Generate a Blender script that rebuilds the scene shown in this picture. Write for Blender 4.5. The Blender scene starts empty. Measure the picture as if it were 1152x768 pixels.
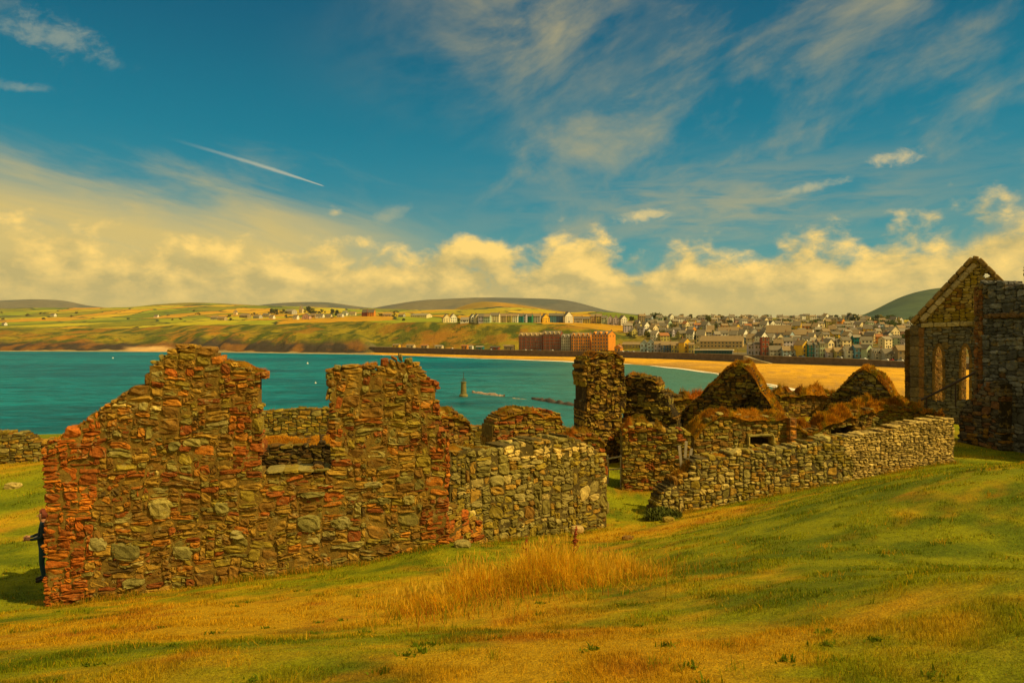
import bpy, bmesh, math, random
import numpy as np
from mathutils import Vector

# ------------------------------------------------------------------ scene, camera, light
sc = bpy.context.scene
COL = sc.collection
RNG = np.random.default_rng(11)
random.seed(5)
F = 768.0; CX = 576.0; CY = 380.0; EYE = 20.0

def P(px, py, Y):
    """world point that lies on the sight line of a photograph pixel at depth Y"""
    return np.array([(px-CX)/F*Y, Y, EYE-(py-CY)/F*Y])

cam = bpy.data.cameras.new('camera')
cam.sensor_width = 36.0
cam.lens = 36.0*F/1152.0
cam.shift_y = -4.0/1152.0
cam.clip_start = 0.1; cam.clip_end = 40000
co = bpy.data.objects.new('camera', cam); COL.objects.link(co)
co.location = (0, 0, EYE); co.rotation_euler = (math.pi/2, 0, 0)
sc.camera = co

SUN_EL = math.radians(48)
SUN_AZ = (0.90, -0.435)
_l = math.hypot(*SUN_AZ)
S = Vector((SUN_AZ[0]/_l*math.cos(SUN_EL), SUN_AZ[1]/_l*math.cos(SUN_EL), math.sin(SUN_EL)))
sun = bpy.data.lights.new('sun', 'SUN'); sun.energy = 4.9; sun.angle = math.radians(0.5)
sun.color = (1.0, 0.76, 0.36)
so = bpy.data.objects.new('sun', sun); COL.objects.link(so)
so.rotation_euler = (-S).to_track_quat('-Z', 'Y').to_euler(); so.location = (60, -40, 90)

vs = sc.view_settings
sc.display_settings.display_device = 'sRGB'
vs.view_transform = 'Standard'; vs.look = 'None'; vs.exposure = 0.06; vs.gamma = 1.0; vs.use_curve_mapping = False
sc.render.engine = 'CYCLES'
sc.cycles.use_denoising = True
sc.cycles.max_bounces = 5; sc.cycles.diffuse_bounces = 2; sc.cycles.glossy_bounces = 2
sc.cycles.transparent_max_bounces = 4; sc.cycles.volume_bounces = 0
sc.cycles.sample_clamp_indirect = 4.0

# ------------------------------------------------------------------ node helpers
class NT:
    def __init__(s, tree):
        s.t = tree; s.n = tree.nodes; s.l = tree.links
    def new(s, kind, **kw):
        n = s.n.new(kind)
        for k, v in kw.items(): setattr(n, k, v)
        return n
    def put(s, sock, v):
        if isinstance(v, bpy.types.NodeSocket): s.l.new(v, sock)
        elif v is not None: sock.default_value = v
    def m(s, op, a, b=None, c=None, clamp=False):
        n = s.new('ShaderNodeMath', operation=op); n.use_clamp = clamp
        s.put(n.inputs[0], a); s.put(n.inputs[1], b); s.put(n.inputs[2], c)
        return n.outputs[0]
    def xyz(s, x, y, z):
        n = s.new('ShaderNodeCombineXYZ')
        for i, v in enumerate((x, y, z)): s.put(n.inputs[i], v)
        return n.outputs[0]
    def sep(s, v):
        n = s.new('ShaderNodeSeparateXYZ'); s.put(n.inputs[0], v); return n.outputs
    def noise(s, vec, scale, detail=4, rough=0.5, dist=0.0):
        n = s.new('ShaderNodeTexNoise'); s.put(n.inputs['Vector'], vec)
        n.inputs['Scale'].default_value = scale; n.inputs['Detail'].default_value = detail
        n.inputs['Roughness'].default_value = rough; n.inputs['Distortion'].default_value = dist
        return n.outputs['Fac']
    def step(s, x, a, b):
        n = s.new('ShaderNodeMapRange', interpolation_type='SMOOTHSTEP')
        s.put(n.inputs[0], x)
        s.put(n.inputs[1], a); s.put(n.inputs[2], b)
        return n.outputs[0]
    def rng(s, x, a, b, c, d):
        n = s.new('ShaderNodeMapRange'); s.put(n.inputs[0], x)
        for i, v in enumerate((a, b, c, d)): s.put(n.inputs[i+1], v)
        return n.outputs[0]
    def mix(s, f, a, b, mode='MIX'):
        n = s.new('ShaderNodeMix', data_type='RGBA', blend_type=mode)
        s.put(n.inputs[0], f)
        for i, v in ((6, a), (7, b)):
            if isinstance(v, (tuple, list)): v = tuple(v)+(1,) if len(v) == 3 else tuple(v)
            s.put(n.inputs[i], v)
        return n.outputs[2]
    def scalecol(s, c, k):
        return s.mix(1.0, c, s.xyz(k, k, k) if isinstance(k, bpy.types.NodeSocket) else (k, k, k), 'MULTIPLY')

def new_mat(name, rough=0.9, spec=0.2):
    m = bpy.data.materials.new(name); m.use_nodes = True
    t = NT(m.node_tree); b = m.node_tree.nodes['Principled BSDF']
    b.inputs['Roughness'].default_value = rough
    b.inputs['Specular IOR Level'].default_value = spec
    return m, t, b

def simple_mat(name, col, rough=0.8, var=0.25, scale=3.0, spec=0.2, bump=0.0):
    """one colour broken up by two scales of noise"""
    m, t, b = new_mat(name, rough, spec)
    tc = t.new('ShaderNodeTexCoord').outputs['Object']
    n1 = t.noise(tc, scale, 6, 0.6)
    k = t.rng(n1, 0.25, 0.75, 1-var, 1+var)
    t.l.new(t.scalecol(tuple(col), k), b.inputs['Base Color'])
    if bump:
        bp = t.new('ShaderNodeBump'); bp.inputs['Strength'].default_value = bump
        t.l.new(n1, bp.inputs['Height']); t.l.new(bp.outputs[0], b.inputs['Normal'])
    return m

def attr_mat(name, rough=0.9, spec=0.15, scale=20.0, var=0.35, bump=0.4, bscale=None, bdist=0.03, lichen=None, transl=0.0, scale2=None, var2=0.0):
    """colour from the mesh's own 'col' attribute (what each stone, field or blade is made of), broken up by noise"""
    m, t, b = new_mat(name, rough, spec)
    a = t.new('ShaderNodeAttribute', attribute_name='col').outputs['Color']
    tc = t.new('ShaderNodeTexCoord').outputs['Object']
    n1 = t.noise(tc, scale, 6, 0.65)
    c = t.scalecol(a, t.rng(n1, 0.25, 0.75, 1-var, 1+var))
    if scale2:
        n3 = t.noise(tc, scale2, 4, 0.6)
        c = t.scalecol(c, t.rng(n3, 0.3, 0.7, 1-var2, 1+var2))
    if lichen:
        n2 = t.noise(tc, lichen[1], 5, 0.7)
        c = t.mix(t.m('MULTIPLY', t.step(n2, lichen[2], lichen[2]+0.10), lichen[3]), c, lichen[0])
    t.l.new(c, b.inputs['Base Color'])
    if bump:
        bp = t.new('ShaderNodeBump'); bp.inputs['Strength'].default_value = bump; bp.inputs['Distance'].default_value = bdist
        h = t.noise(tc, bscale or scale*1.5, 6, 0.7)
        t.l.new(h, bp.inputs['Height']); t.l.new(bp.outputs[0], b.inputs['Normal'])
    if transl:
        tr = t.new('ShaderNodeBsdfTranslucent'); t.l.new(c, tr.inputs['Color'])
        mx = t.new('ShaderNodeMixShader'); mx.inputs[0].default_value = transl
        t.l.new(b.outputs[0], mx.inputs[1]); t.l.new(tr.outputs[0], mx.inputs[2])
        t.l.new(mx.outputs[0], m.node_tree.nodes['Material Output'].inputs['Surface'])
    return m

# ------------------------------------------------------------------ noise in numpy
_perm = np.random.default_rng(3).permutation(4096)
def _hash(ix, iy, seed):
    return _perm[(ix*73 + _perm[(iy*179 + seed*631) & 4095]) & 4095]/4095.0
def vnoise(x, y, seed=0):
    x = np.asarray(x, float); y = np.asarray(y, float)
    ix = np.floor(x).astype(int); iy = np.floor(y).astype(int)
    fx = x-ix; fy = y-iy; fx = fx*fx*(3-2*fx); fy = fy*fy*(3-2*fy)
    a = _hash(ix, iy, seed); b = _hash(ix+1, iy, seed); c = _hash(ix, iy+1, seed); d = _hash(ix+1, iy+1, seed)
    return (a*(1-fx)+b*fx)*(1-fy)+(c*(1-fx)+d*fx)*fy
def fbm(x, y, seed=0, oct=4, rough=0.5):
    s = 0; w = 1; t = 0
    for o in range(oct):
        s = s+w*vnoise(np.asarray(x)*2**o+o*17.3, np.asarray(y)*2**o-o*9.1, seed+o); t += w; w *= rough
    return s/t
def sstep(a, b, x):
    t = np.clip((np.asarray(x, float)-a)/(b-a), 0, 1); return t*t*(3-2*t)

# ------------------------------------------------------------------ mesh / object helpers
def mesh_np(name, V, quads=None, tris=None, mats=(), cols=None, smooth=False, midx=None):
    me = bpy.data.meshes.new(name)
    V = np.asarray(V, np.float32).reshape(-1, 3)
    parts = []; tot = []
    if quads is not None and len(quads): parts.append(np.asarray(quads, np.int32).ravel()); tot.append(np.full(len(quads), 4, np.int32))
    if tris is not None and len(tris): parts.append(np.asarray(tris, np.int32).ravel()); tot.append(np.full(len(tris), 3, np.int32))
    loops = np.concatenate(parts); tot = np.concatenate(tot); st = np.concatenate([[0], np.cumsum(tot)[:-1]]).astype(np.int32)
    me.vertices.add(len(V)); me.vertices.foreach_set('co', V.ravel())
    me.loops.add(len(loops)); me.loops.foreach_set('vertex_index', loops)
    me.polygons.add(len(tot)); me.polygons.foreach_set('loop_start', st); me.polygons.foreach_set('loop_total', tot)
    if midx is not None: me.polygons.foreach_set('material_index', np.asarray(midx, np.int32))
    me.polygons.foreach_set('use_smooth', np.full(len(tot), bool(smooth)))
    for m in mats: me.materials.append(m)
    if cols is not None:
        cols = np.asarray(cols); C = np.ones((len(V), 4), np.float32); C[:, :cols.shape[1]] = cols
        at = me.attributes.new('col', 'FLOAT_COLOR', 'POINT'); at.data.foreach_set('color', C.ravel())
    me.update(calc_edges=True); me.validate()
    return me

def link(name, me, parent=None):
    o = bpy.data.objects.new(name, me); COL.objects.link(o)
    if parent is not None: o.parent = parent
    return o
def tag(o, label, cat, group=None):
    o['label'] = label; o['category'] = cat
    if group: o['group'] = group
    return o
def structure(o): o['kind'] = 'structure'; return o
def stuff(o): o['kind'] = 'stuff'; return o
def copy_tree(o, parent=None):
    c = o.copy(); COL.objects.link(c)
    if parent is not None: c.parent = parent
    for ch in list(o.children): copy_tree(ch, c)
    return c

class MB:
    """collects simple solids into one mesh, with a material slot per face"""
    def __init__(s): s.v = []; s.f = []; s.mi = []
    def add(s, vs_, fs, mi=0):
        o = len(s.v); s.v += [tuple(map(float, p)) for p in vs_]
        for f in fs: s.f.append([i+o for i in f]); s.mi.append(mi)
    def box(s, x0, x1, y0, y1, z0, z1, mi=0, skip=()):
        v = [(x0,y0,z0),(x1,y0,z0),(x1,y1,z0),(x0,y1,z0),(x0,y0,z1),(x1,y0,z1),(x1,y1,z1),(x0,y1,z1)]
        fs = [(0,3,2,1),(4,5,6,7),(0,1,5,4),(1,2,6,5),(2,3,7,6),(3,0,4,7)]
        s.add(v, [f for i, f in enumerate(fs) if i not in skip], mi)
    def prism(s, poly, y0, y1, mi=0, ax='y'):
        n = len(poly)
        if ax == 'y': v = [(p[0], y0, p[1]) for p in poly]+[(p[0], y1, p[1]) for p in poly]
        else: v = [(y0, p[0], p[1]) for p in poly]+[(y1, p[0], p[1]) for p in poly]
        s.add(v, [tuple(range(n)), tuple(range(2*n-1, n-1, -1))]+[(i, n+i, n+(i+1) % n, (i+1) % n) for i in range(n)], mi)
    def tube(s, pts, r, n=8, mi=0):
        pts = [Vector(p) for p in pts]; rs = r if isinstance(r, (list, tuple)) else [r]*len(pts)
        rings = []; o = len(s.v)
        for i, p in enumerate(pts):
            d = (pts[min(i+1, len(pts)-1)]-pts[max(i-1, 0)]).normalized()
            a = d.orthogonal().normalized() if abs(d.z) < 0.99 else Vector((1, 0, 0)); b = d.cross(a)
            for k in range(n):
                t = 2*math.pi*k/n; q = p+(a*math.cos(t)+b*math.sin(t))*rs[i]; s.v.append(tuple(q))
        for i in range(len(pts)-1):
            for k in range(n):
                s.f.append([o+i*n+k, o+i*n+(k+1) % n, o+(i+1)*n+(k+1) % n, o+(i+1)*n+k]); s.mi.append(mi)
        s.f.append([o+k for k in range(n)][::-1]); s.mi.append(mi)
        e = o+(len(pts)-1)*n; s.f.append([e+k for k in range(n)]); s.mi.append(mi)
    def build(s, name, mats, parent=None, smooth=False, loc=None):
        me = bpy.data.meshes.new(name); me.from_pydata(s.v, [], s.f)
        for m in (mats if isinstance(mats, (list, tuple)) else [mats]): me.materials.append(m)
        me.polygons.foreach_set('material_index', np.array(s.mi, np.int32))
        if smooth: me.polygons.foreach_set('use_smooth', np.full(len(s.f), True))
        me.update()
        bm = bmesh.new(); bm.from_mesh(me); bmesh.ops.recalc_face_normals(bm, faces=bm.faces); bm.to_mesh(me); bm.free()
        o = link(name, me, parent)
        if loc is not None: o.location = loc
        return o
def empty(name, loc, rz=0.0):
    o = bpy.data.objects.new(name, None); COL.objects.link(o); o.location = loc; o.rotation_euler = (0, 0, rz)
    o.empty_display_size = 0.3; return o

# ------------------------------------------------------------------ sky
def build_world():
    w = bpy.data.worlds.new('World'); sc.world = w; w.use_nodes = True
    t = NT(w.node_tree); bg = w.node_tree.nodes['Background']
    K = 11.5                                  # cloud colours are divided by the strength below
    bg.inputs['Strength'].default_value = 0.1
    d = t.new('ShaderNodeTexCoord').outputs['Generated']
    x, y, z = t.sep(d)
    a = t.m('ARCTAN2', x, y)
    hl = t.m('SQRT', t.m('ADD', t.m('MULTIPLY', x, x), t.m('MULTIPLY', y, y)))
    e = t.m('DIVIDE', z, t.m('MAXIMUM', hl, 0.02))
    sk = t.new('ShaderNodeTexSky', sky_type='NISHITA'); sk.sun_disc = False
    sk.sun_elevation = SUN_EL; sk.sun_rotation = math.atan2(S.x, S.y); sk.air_density = 1.0; sk.dust_density = 0.6; sk.ozone_density = 2.0
    base = t.mix(1.0, sk.outputs[0], SKY_TINT, 'MULTIPLY')
    def C(r, g, b): return (r*K, g*K, b*K)
    # deepen the blue with height
    base = t.mix(t.m('MULTIPLY', t.step(e, 0.02, 0.22), 0.75), base, C(0.000, 0.165, 0.255))
    base = t.mix(t.m('MULTIPLY', t.step(e, 0.22, 0.52), 0.95), base, C(0.0, 0.082, 0.155))
    base = t.mix(t.m('MULTIPLY', t.step(e, 0.30, 0.10), 0.55), base, C(0.07, 0.25, 0.27))
    # high thin cloud: stretched streaks, mostly to the right
    ca, sa = math.cos(0.42), math.sin(0.42)
    u = t.m('ADD', t.m('MULTIPLY', a, ca), t.m('MULTIPLY', e, sa)); v = t.m('SUBTRACT', t.m('MULTIPLY', e, ca), t.m('MULTIPLY', a, sa))
    wv = t.xyz(t.m('MULTIPLY', u, 1.6), t.m('MULTIPLY', v, 2.7), 3.0)
    n1 = t.noise(wv, 2.6, 9, 0.60, 0.35)
    n1b = t.noise(t.xyz(t.m('MULTIPLY', u, 9.0), t.m('MULTIPLY', v, 26.0), 9.0), 2.0, 6, 0.65, 0.5)
    n1c = t.m('ADD', t.m('MULTIPLY', n1, 0.88), t.m('MULTIPLY', n1b, 0.12))
    right = t.step(a, -0.26, 0.10)
    left = t.m('MULTIPLY', t.step(a, -0.46, -0.62), t.step(e, 0.26, 0.36))
    cm = t.m('MAXIMUM', right, t.m('MULTIPLY', left, 0.9))
    th = t.m('SUBTRACT', 0.62, t.m('MULTIPLY', cm, 0.20))
    cir = t.m('MULTIPLY', t.step(t.m('SUBTRACT', n1c, th), 0.0, 0.36), 0.80)
    cir = t.m('MULTIPLY', cir, t.m('ADD', 0.25, t.m('MULTIPLY', cm, 0.75)))
    # a soft broad sheet of thin cloud in the middle right
    g1 = t.m('POWER', 2.718, t.m('MULTIPLY', -1.0, t.m('ADD', t.m('POWER', t.m('DIVIDE', t.m('SUBTRACT', a, 0.30), 0.26), 2.0), t.m('POWER', t.m('DIVIDE', t.m('SUBTRACT', e, 0.185), 0.055), 2.0))))
    ns = t.noise(t.xyz(t.m('MULTIPLY', a, 4.0), t.m('MULTIPLY', e, 22.0), 1.0), 2.0, 7, 0.6, 0.4)
    cir = t.m('MAXIMUM', cir, t.m('MULTIPLY', g1, t.m('MULTIPLY', t.step(ns, 0.30, 0.65), 0.62)))
    g2 = t.m('POWER', 2.718, t.m('MULTIPLY', -1.0, t.m('ADD', t.m('POWER', t.m('DIVIDE', t.m('SUBTRACT', a, 0.02), 0.17), 2.0), t.m('POWER', t.m('DIVIDE', t.m('SUBTRACT', e, 0.45), 0.12), 2.0))))
    cir = t.m('MAXIMUM', cir, t.m('MULTIPLY', g2, t.m('MULTIPLY', t.step(n1c, 0.34, 0.68), 0.9)))
    col = t.mix(cir, base, C(0.42, 0.345, 0.165))
    # left veil that fades upwards
    vn = t.noise(t.xyz(t.m('MULTIPLY', a, 2.0), t.m('MULTIPLY', t.m('ADD', e, t.m('MULTIPLY', a, 0.22)), 9.0), 5.0), 2.0, 7, 0.6, 0.5)
    vtop = t.m('ADD', 0.150, t.m('MULTIPLY', a, -0.07))
    veil = t.m('MULTIPLY', t.step(t.m('SUBTRACT', t.m('ADD', vtop, t.m('MULTIPLY', t.m('SUBTRACT', vn, 0.5), 0.20)), e), -0.075, 0.08), t.step(a, 0.02, -0.36))
    col = t.mix(t.m('MULTIPLY', veil, 0.88), col, C(0.66, 0.46, 0.125))
    # condensation trail and a few single small clouds, in tangent-plane coordinates
    yy = t.m('MAXIMUM', y, 0.05)
    gx = t.m('DIVIDE', x, yy); gz = t.m('DIVIDE', z, yy)
    def blob(px, py, sx, sy, rot, amp, colr, nsc=26.0):
        nonlocal col
        X0 = (px-CX)/F; Z0 = (CY-py)/F
        dx = t.m('SUBTRACT', gx, X0); dz = t.m('SUBTRACT', gz, Z0)
        c_, s_ = math.cos(rot), math.sin(rot)
        p = t.m('DIVIDE', t.m('ADD', t.m('MULTIPLY', dx, c_), t.m('MULTIPLY', dz, s_)), sx/F)
        q = t.m('DIVIDE', t.m('SUBTRACT', t.m('MULTIPLY', dz, c_), t.m('MULTIPLY', dx, s_)), sy/F)
        r2 = t.m('ADD', t.m('MULTIPLY', p, p), t.m('MULTIPLY', q, q))
        nz = t.noise(t.xyz(gx, t.m('MULTIPLY', gz, 1.6), 2.0), nsc, 6, 0.65, 0.3)
        f0 = t.m('POWER', 2.718, t.m('MULTIPLY', r2, -1.0)); f = f0
        f = t.m('MULTIPLY', t.step(t.m('ADD', f, t.m('MULTIPLY', t.m('SUBTRACT', nz, 0.5), 2.2)), 0.30, 1.25), amp)
        f = t.m('MULTIPLY', f, t.m('MULTIPLY', t.step(f0, 0.06, 0.40), t.step(y, 0.1, 0.2)))
        col = t.mix(f, col, colr)
    blob(1008, 176, 34, 11, 0.10, 0.8, C(0.72, 0.53, 0.22))
    blob(912, 211, 46, 7, 0.22, 0.6, C(0.58, 0.47, 0.22))
    blob(60, 40, 75, 24, -0.35, 0.55, C(0.33, 0.34, 0.24))
    blob(20, 98, 40, 7, -0.1, 0.45, C(0.30, 0.33, 0.25))
    blob(725, 243, 34, 8, 0.15, 0.8, C(0.72, 0.53, 0.20))
    blob(440, 240, 30, 10, 0.5, 0.4, C(0.50, 0.42, 0.2))
    # trail
    x0, z0, x1, z1 = (205-CX)/F, (CY-160)/F, (366-CX)/F, (CY-210)/F
    L = math.hypot(x1-x0, z1-z0); ux, uz = (x1-x0)/L, (z1-z0)/L
    dx = t.m('SUBTRACT', gx, x0); dz = t.m('SUBTRACT', gz, z0)
    al = t.m('DIVIDE', t.m('ADD', t.m('MULTIPLY', dx, ux), t.m('MULTIPLY', dz, uz)), L)
    ac = t.m('SUBTRACT', t.m('MULTIPLY', dz, ux), t.m('MULTIPLY', dx, uz))
    sag = t.m('MULTIPLY', t.m('MULTIPLY', al, t.m('SUBTRACT', 1.0, al)), 0.005)
    nn = t.noise(t.xyz(t.m('MULTIPLY', al, 10.0), t.m('MULTIPLY', ac, 200.0), 0.0), 2.0, 5, 0.6)
    wd = t.m('MULTIPLY', t.m('MULTIPLY', t.step(al, 1.03, 0.62), t.m('ADD', 0.0010, t.m('MULTIPLY', nn, 0.0036))), 1.0)
    line = t.step(t.m('ABSOLUTE', t.m('SUBTRACT', ac, sag)), t.m('ADD', wd, 0.0012), 0.0)
    line = t.m('MULTIPLY', line, t.m('MULTIPLY', t.step(al, -0.15, 0.75), t.step(al, 1.0, 0.97)))
    line = t.m('MULTIPLY', t.m('MULTIPLY', line, t.step(y, 0.1, 0.2)), 0.48)
    col = t.mix(line, col, C(0.66, 0.56, 0.34))
    # bank of cumulus over the horizon
    def cum(da, de):
        aa = t.m('ADD', a, da) if da else a; ee = t.m('ADD', e, de) if de else e
        big = t.noise(t.xyz(t.m('MULTIPLY', aa, 5.0), t.m('MULTIPLY', ee, 8.0), 0.7), 1.6, 2, 0.5)
        fine = t.noise(t.xyz(t.m('MULTIPLY', aa, 5.0), t.m('MULTIPLY', ee, 7.5), 2.2), 3.6, 10, 0.58, 0.15)
        return t.m('ADD', t.m('MULTIPLY', big, 0.45), t.m('MULTIPLY', fine, 0.55)), ee
    n0, _ = cum(0, 0); nS, _ = cum(0.022, 0.016); nB, _ = cum(0.0, -0.03)
    topn = t.noise(t.xyz(t.m('MULTIPLY', a, 3.4), 0.0, 4.0), 2.0, 3, 0.5)
    top = t.m('ADD', 0.128, t.m('MULTIPLY', t.m('SUBTRACT', topn, 0.5), 0.10))
    top = t.m('ADD', top, t.m('MULTIPLY', t.step(a, 0.42, 0.60), 0.030))
    top = t.m('ADD', top, t.m('MULTIPLY', t.m('MULTIPLY', t.step(a, 0.02, 0.07), t.step(a, 0.22, 0.13)), 0.020))
    h = t.m('ADD', t.m('SUBTRACT', n0, 0.5), t.m('MULTIPLY', t.m('SUBTRACT', top, e), 3.4))
    dens = t.step(h, -0.045, 0.13)
    lit = t.m('ADD', t.m('MULTIPLY', t.m('SUBTRACT', n0, nS), 4.2), t.m('ADD', 0.42, t.m('MULTIPLY', t.m('SUBTRACT', e, 0.09), 3.2)))
    lit = t.m('ADD', lit, t.m('MULTIPLY', t.m('SUBTRACT', n0, 0.5), 0.9), None, True)
    cc = t.mix(lit, C(0.48, 0.365, 0.125), C(0.91, 0.60, 0.155))
    hz = t.step(e, 0.085, 0.025)
    cc = t.mix(t.m('MULTIPLY', hz, 0.8), cc, C(0.52, 0.375, 0.11))
    col = t.mix(dens, col, cc)
    col = t.mix(t.step(e, 0.02, -0.02), col, C(0.30, 0.25, 0.10))
    # unseen warm cloud added behind and overhead to cut the blue fill light
    ov = t.m('MULTIPLY', t.m('MAXIMUM', t.step(y, 0.10, -0.35), t.step(z, 0.62, 0.95)), t.rng(t.noise(d, 2.0, 6, .6), .3, .7, .55, .95))
    col = t.mix(ov, col, C(0.50, 0.40, 0.17))
    t.l.new(col, bg.inputs['Color'])
SKY_TINT = (0.03, 0.70, 0.52)
build_world()

# ------------------------------------------------------------------ the near ground: a castle mound above the sea
CTRL = [  # pixel x, pixel y, depth
 (0,768,4.2),(288,768,3.9),(576,768,3.6),(864,768,3.5),(1152,768,3.4),
 (0,730,7.5),(288,720,7.0),(576,705,6.6),(860,700,5.8),(1152,640,5.5),
 (0,692,12.5),(45,684,14.4),(160,668,14.9),(280,652,15.4),(400,634,16.0),(505,612,16.6),
 (440,692,8.8),(600,664,10.2),(740,648,11.0),(860,622,11.0),(1152,532,13.0),(1010,549,14.5),(870,578,17.0),
 (1076,520,28.0),(985,536,27.3),(900,551,26.6),(820,566,26.0),(740,580,25.2),(1000,537,23.0),(1150,522,28.0),(1100,524,21),
 (715,548,31),(690,523,36),(700,604,20.5),(690,596,22.8),(600,606,21.0),(515,612,19.5),(650,640,14),
 (20,600,22),(20,650,17),(20,530,30),(-150,560,26),(-300,640,17),(-200,720,11),(200,560,24),(330,500,31),(450,520,30),
 (560,520,30),(640,520,34),(800,500,34),(900,480,38),(1000,470,41),(1120,480,40),(1300,520,30),(1400,560,20),(1400,680,8),
]
_cp = [P(*c) for c in CTRL]
_cp += [np.array(p) for p in [(0,0,18.3),(-6,0,17.6),(6,0,18.6),(0,-8,18.8),(-12,-8,17.5),(12,-8,19),(-30,0,15),(30,0,18.5),(-35,20,13.5),(-30,45,13.5),(0,48,13.2),(30,50,14.6),(45,30,16.5),(-50,60,12.5),(50,62,14),(0,64,12.5)]]
_cp = np.array(_cp)
def _tps(r2): return r2*np.log(r2+1e-6)*0.5
def _fit():
    n = len(_cp); d2 = ((_cp[:, None, :2]-_cp[None, :, :2])**2).sum(-1)
    A = np.zeros((n+3, n+3)); A[:n, :n] = _tps(d2)+np.eye(n)*0.6
    A[:n, n] = 1; A[:n, n+1:] = _cp[:, :2]; A[n, :n] = 1; A[n+1:, :n] = _cp[:, :2].T
    return np.linalg.solve(A, np.concatenate([_cp[:, 2], [0, 0, 0]]))
_w = _fit()
def ground(x, y):
    x = np.asarray(x, float); y = np.asarray(y, float); sh = x.shape
    xf, yf = x.ravel(), y.ravel(); out = np.zeros(len(xf)); n = len(_cp)
    for i in range(0, len(xf), 50000):
        a = xf[i:i+50000]; b = yf[i:i+50000]
        d2 = (a[:, None]-_cp[None, :, 0])**2+(b[:, None]-_cp[None, :, 1])**2
        out[i:i+50000] = _tps(d2)@_w[:n]+_w[n]+_w[n+1]*a+_w[n+2]*b
    out = out+0.10*(fbm(xf*0.55, yf*0.55, 2, 3)-0.5)+0.05*(fbm(xf*2.1, yf*2.1, 5, 2)-0.5)
    # the cliff round the islet
    edge = np.maximum.reduce([(yf-(47+4*(vnoise(xf*0.12, yf*0.02, 9)-0.5)+np.clip(xf, 0, 40)*0.12)), (-xf-44), (xf-70), (-yf-25)])
    k = sstep(0, 26, edge)
    out = out*(1-k)+(-4+1.2*(fbm(xf*0.2, yf*0.2, 4)-0.5))*k
    return out.reshape(sh)
def dryness(x, y):
    """0 = green turf, 1 = straw-coloured dry turf"""
    ca, sa = math.cos(0.5), math.sin(0.5)
    u = x*ca+y*sa; v = -x*sa+y*ca
    n = 0.42*fbm(u*0.20, v*0.42, 21, 4)+0.32*fbm(u*0.9, v*1.9, 31, 4)+0.26*fbm(x*3.0, y*3.8, 41, 4)
    b = 0
    for (px, py, Y, r, a) in ((300,690,9.5,2.6,.30),(120,700,9.0,2.0,.18),(860,640,8.5,1.1,.22),(600,752,4.2,.9,.26),(760,735,4.6,.9,.22),(700,604,20.5,1.6,.35),(790,560,24,2.2,.20),
                              (560,690,8.3,1.1,.2),(1050,572,9,2.6,-.16),(990,640,6.5,1.2,-.10),(330,664,12,1.5,-.14),(80,745,6,1.0,-.12),(350,700,8.1,.8,-.12),(1100,525,24,5,-.4),(430,740,5,.7,-.1),(15,640,18,3,-.35),(700,560,28,2.5,-.05),(1080,690,5,1.0,.12),(1020,590,9,3.2,-.10),(900,580,14,4,-.06),(1120,660,5.5,1.3,-.08)):
        q = P(px, py, Y); b = b+a*np.exp(-((x-q[0])**2+(y-q[1])**2)/r**2)
    return sstep(0.455, 0.69, n+b)*.85
GREEN = np.array((0.255, 0.250, 0.003)); GREEN2 = np.array((0.120, 0.150, 0.003)); STRAW = np.array((0.56, 0.300, 0.008)); RUST = np.array((0.46, 0.185, 0.007))
def turf_colour(x, y, rng=None):
    d = dryness(x, y); k = fbm(x*1.3+7, y*1.3, 51, 4)[..., None] if np.ndim(x) else fbm(x*1.3+7, y*1.3, 51, 4)
    g = GREEN*(1-sstep(.35, .7, k))+GREEN2*sstep(.35, .7, k)
    s = STRAW*(1-sstep(.52, .75, k))+RUST*sstep(.52, .75, k)
    d = d[..., None]
    return g*(1-d)+s*d

def graded(fine0, fine1, step, lo, hi, growth=1.12):
    a = list(np.arange(fine0, fine1, step)); s = step
    while a[-1] < hi: s = min(s*growth, 3.0); a.append(a[-1]+s)
    s = step; pre = []; v = fine0
    while v > lo: s = min(s*growth, 3.0); v -= s; pre.append(v)
    return np.array(pre[::-1]+a)
def build_ground():
    xs = graded(-13, 13, 0.16, -85, 105); ys = graded(1.5, 20, 0.14, -60, 95, 1.06)
    X, Y = np.meshgrid(xs, ys); Z = ground(X, Y)
    Cc = turf_colour(X.ravel(), Y.ravel())
    gx = np.gradient(Z, axis=1)/np.gradient(X, axis=1); gy = np.gradient(Z, axis=0)/np.gradient(Y, axis=0)
    sl = np.hypot(gx, gy).ravel()
    k = sstep(0.55, 1.0, sl)[:, None]*sstep(44, 49, Y.ravel())[:, None]
    Cc = Cc*(1-k)+np.array((0.16, 0.10, 0.03))*k
    n, m = X.shape; I = np.arange(n*m).reshape(n, m)
    Q = np.stack([I[:-1, :-1], I[:-1, 1:], I[1:, 1:], I[1:, :-1]], -1).reshape(-1, 4)
    me = mesh_np('ground', np.stack([X, Y, Z], -1), Q, mats=[MAT_TURF], cols=Cc, smooth=True)
    structure(link('ground', me))
MAT_TURF = attr_mat('turf_soil', 0.95, 0.1, scale=9.0, var=0.35, bump=0.8, bscale=38, bdist=0.05, scale2=60, var2=0.45)
build_ground()

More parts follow.
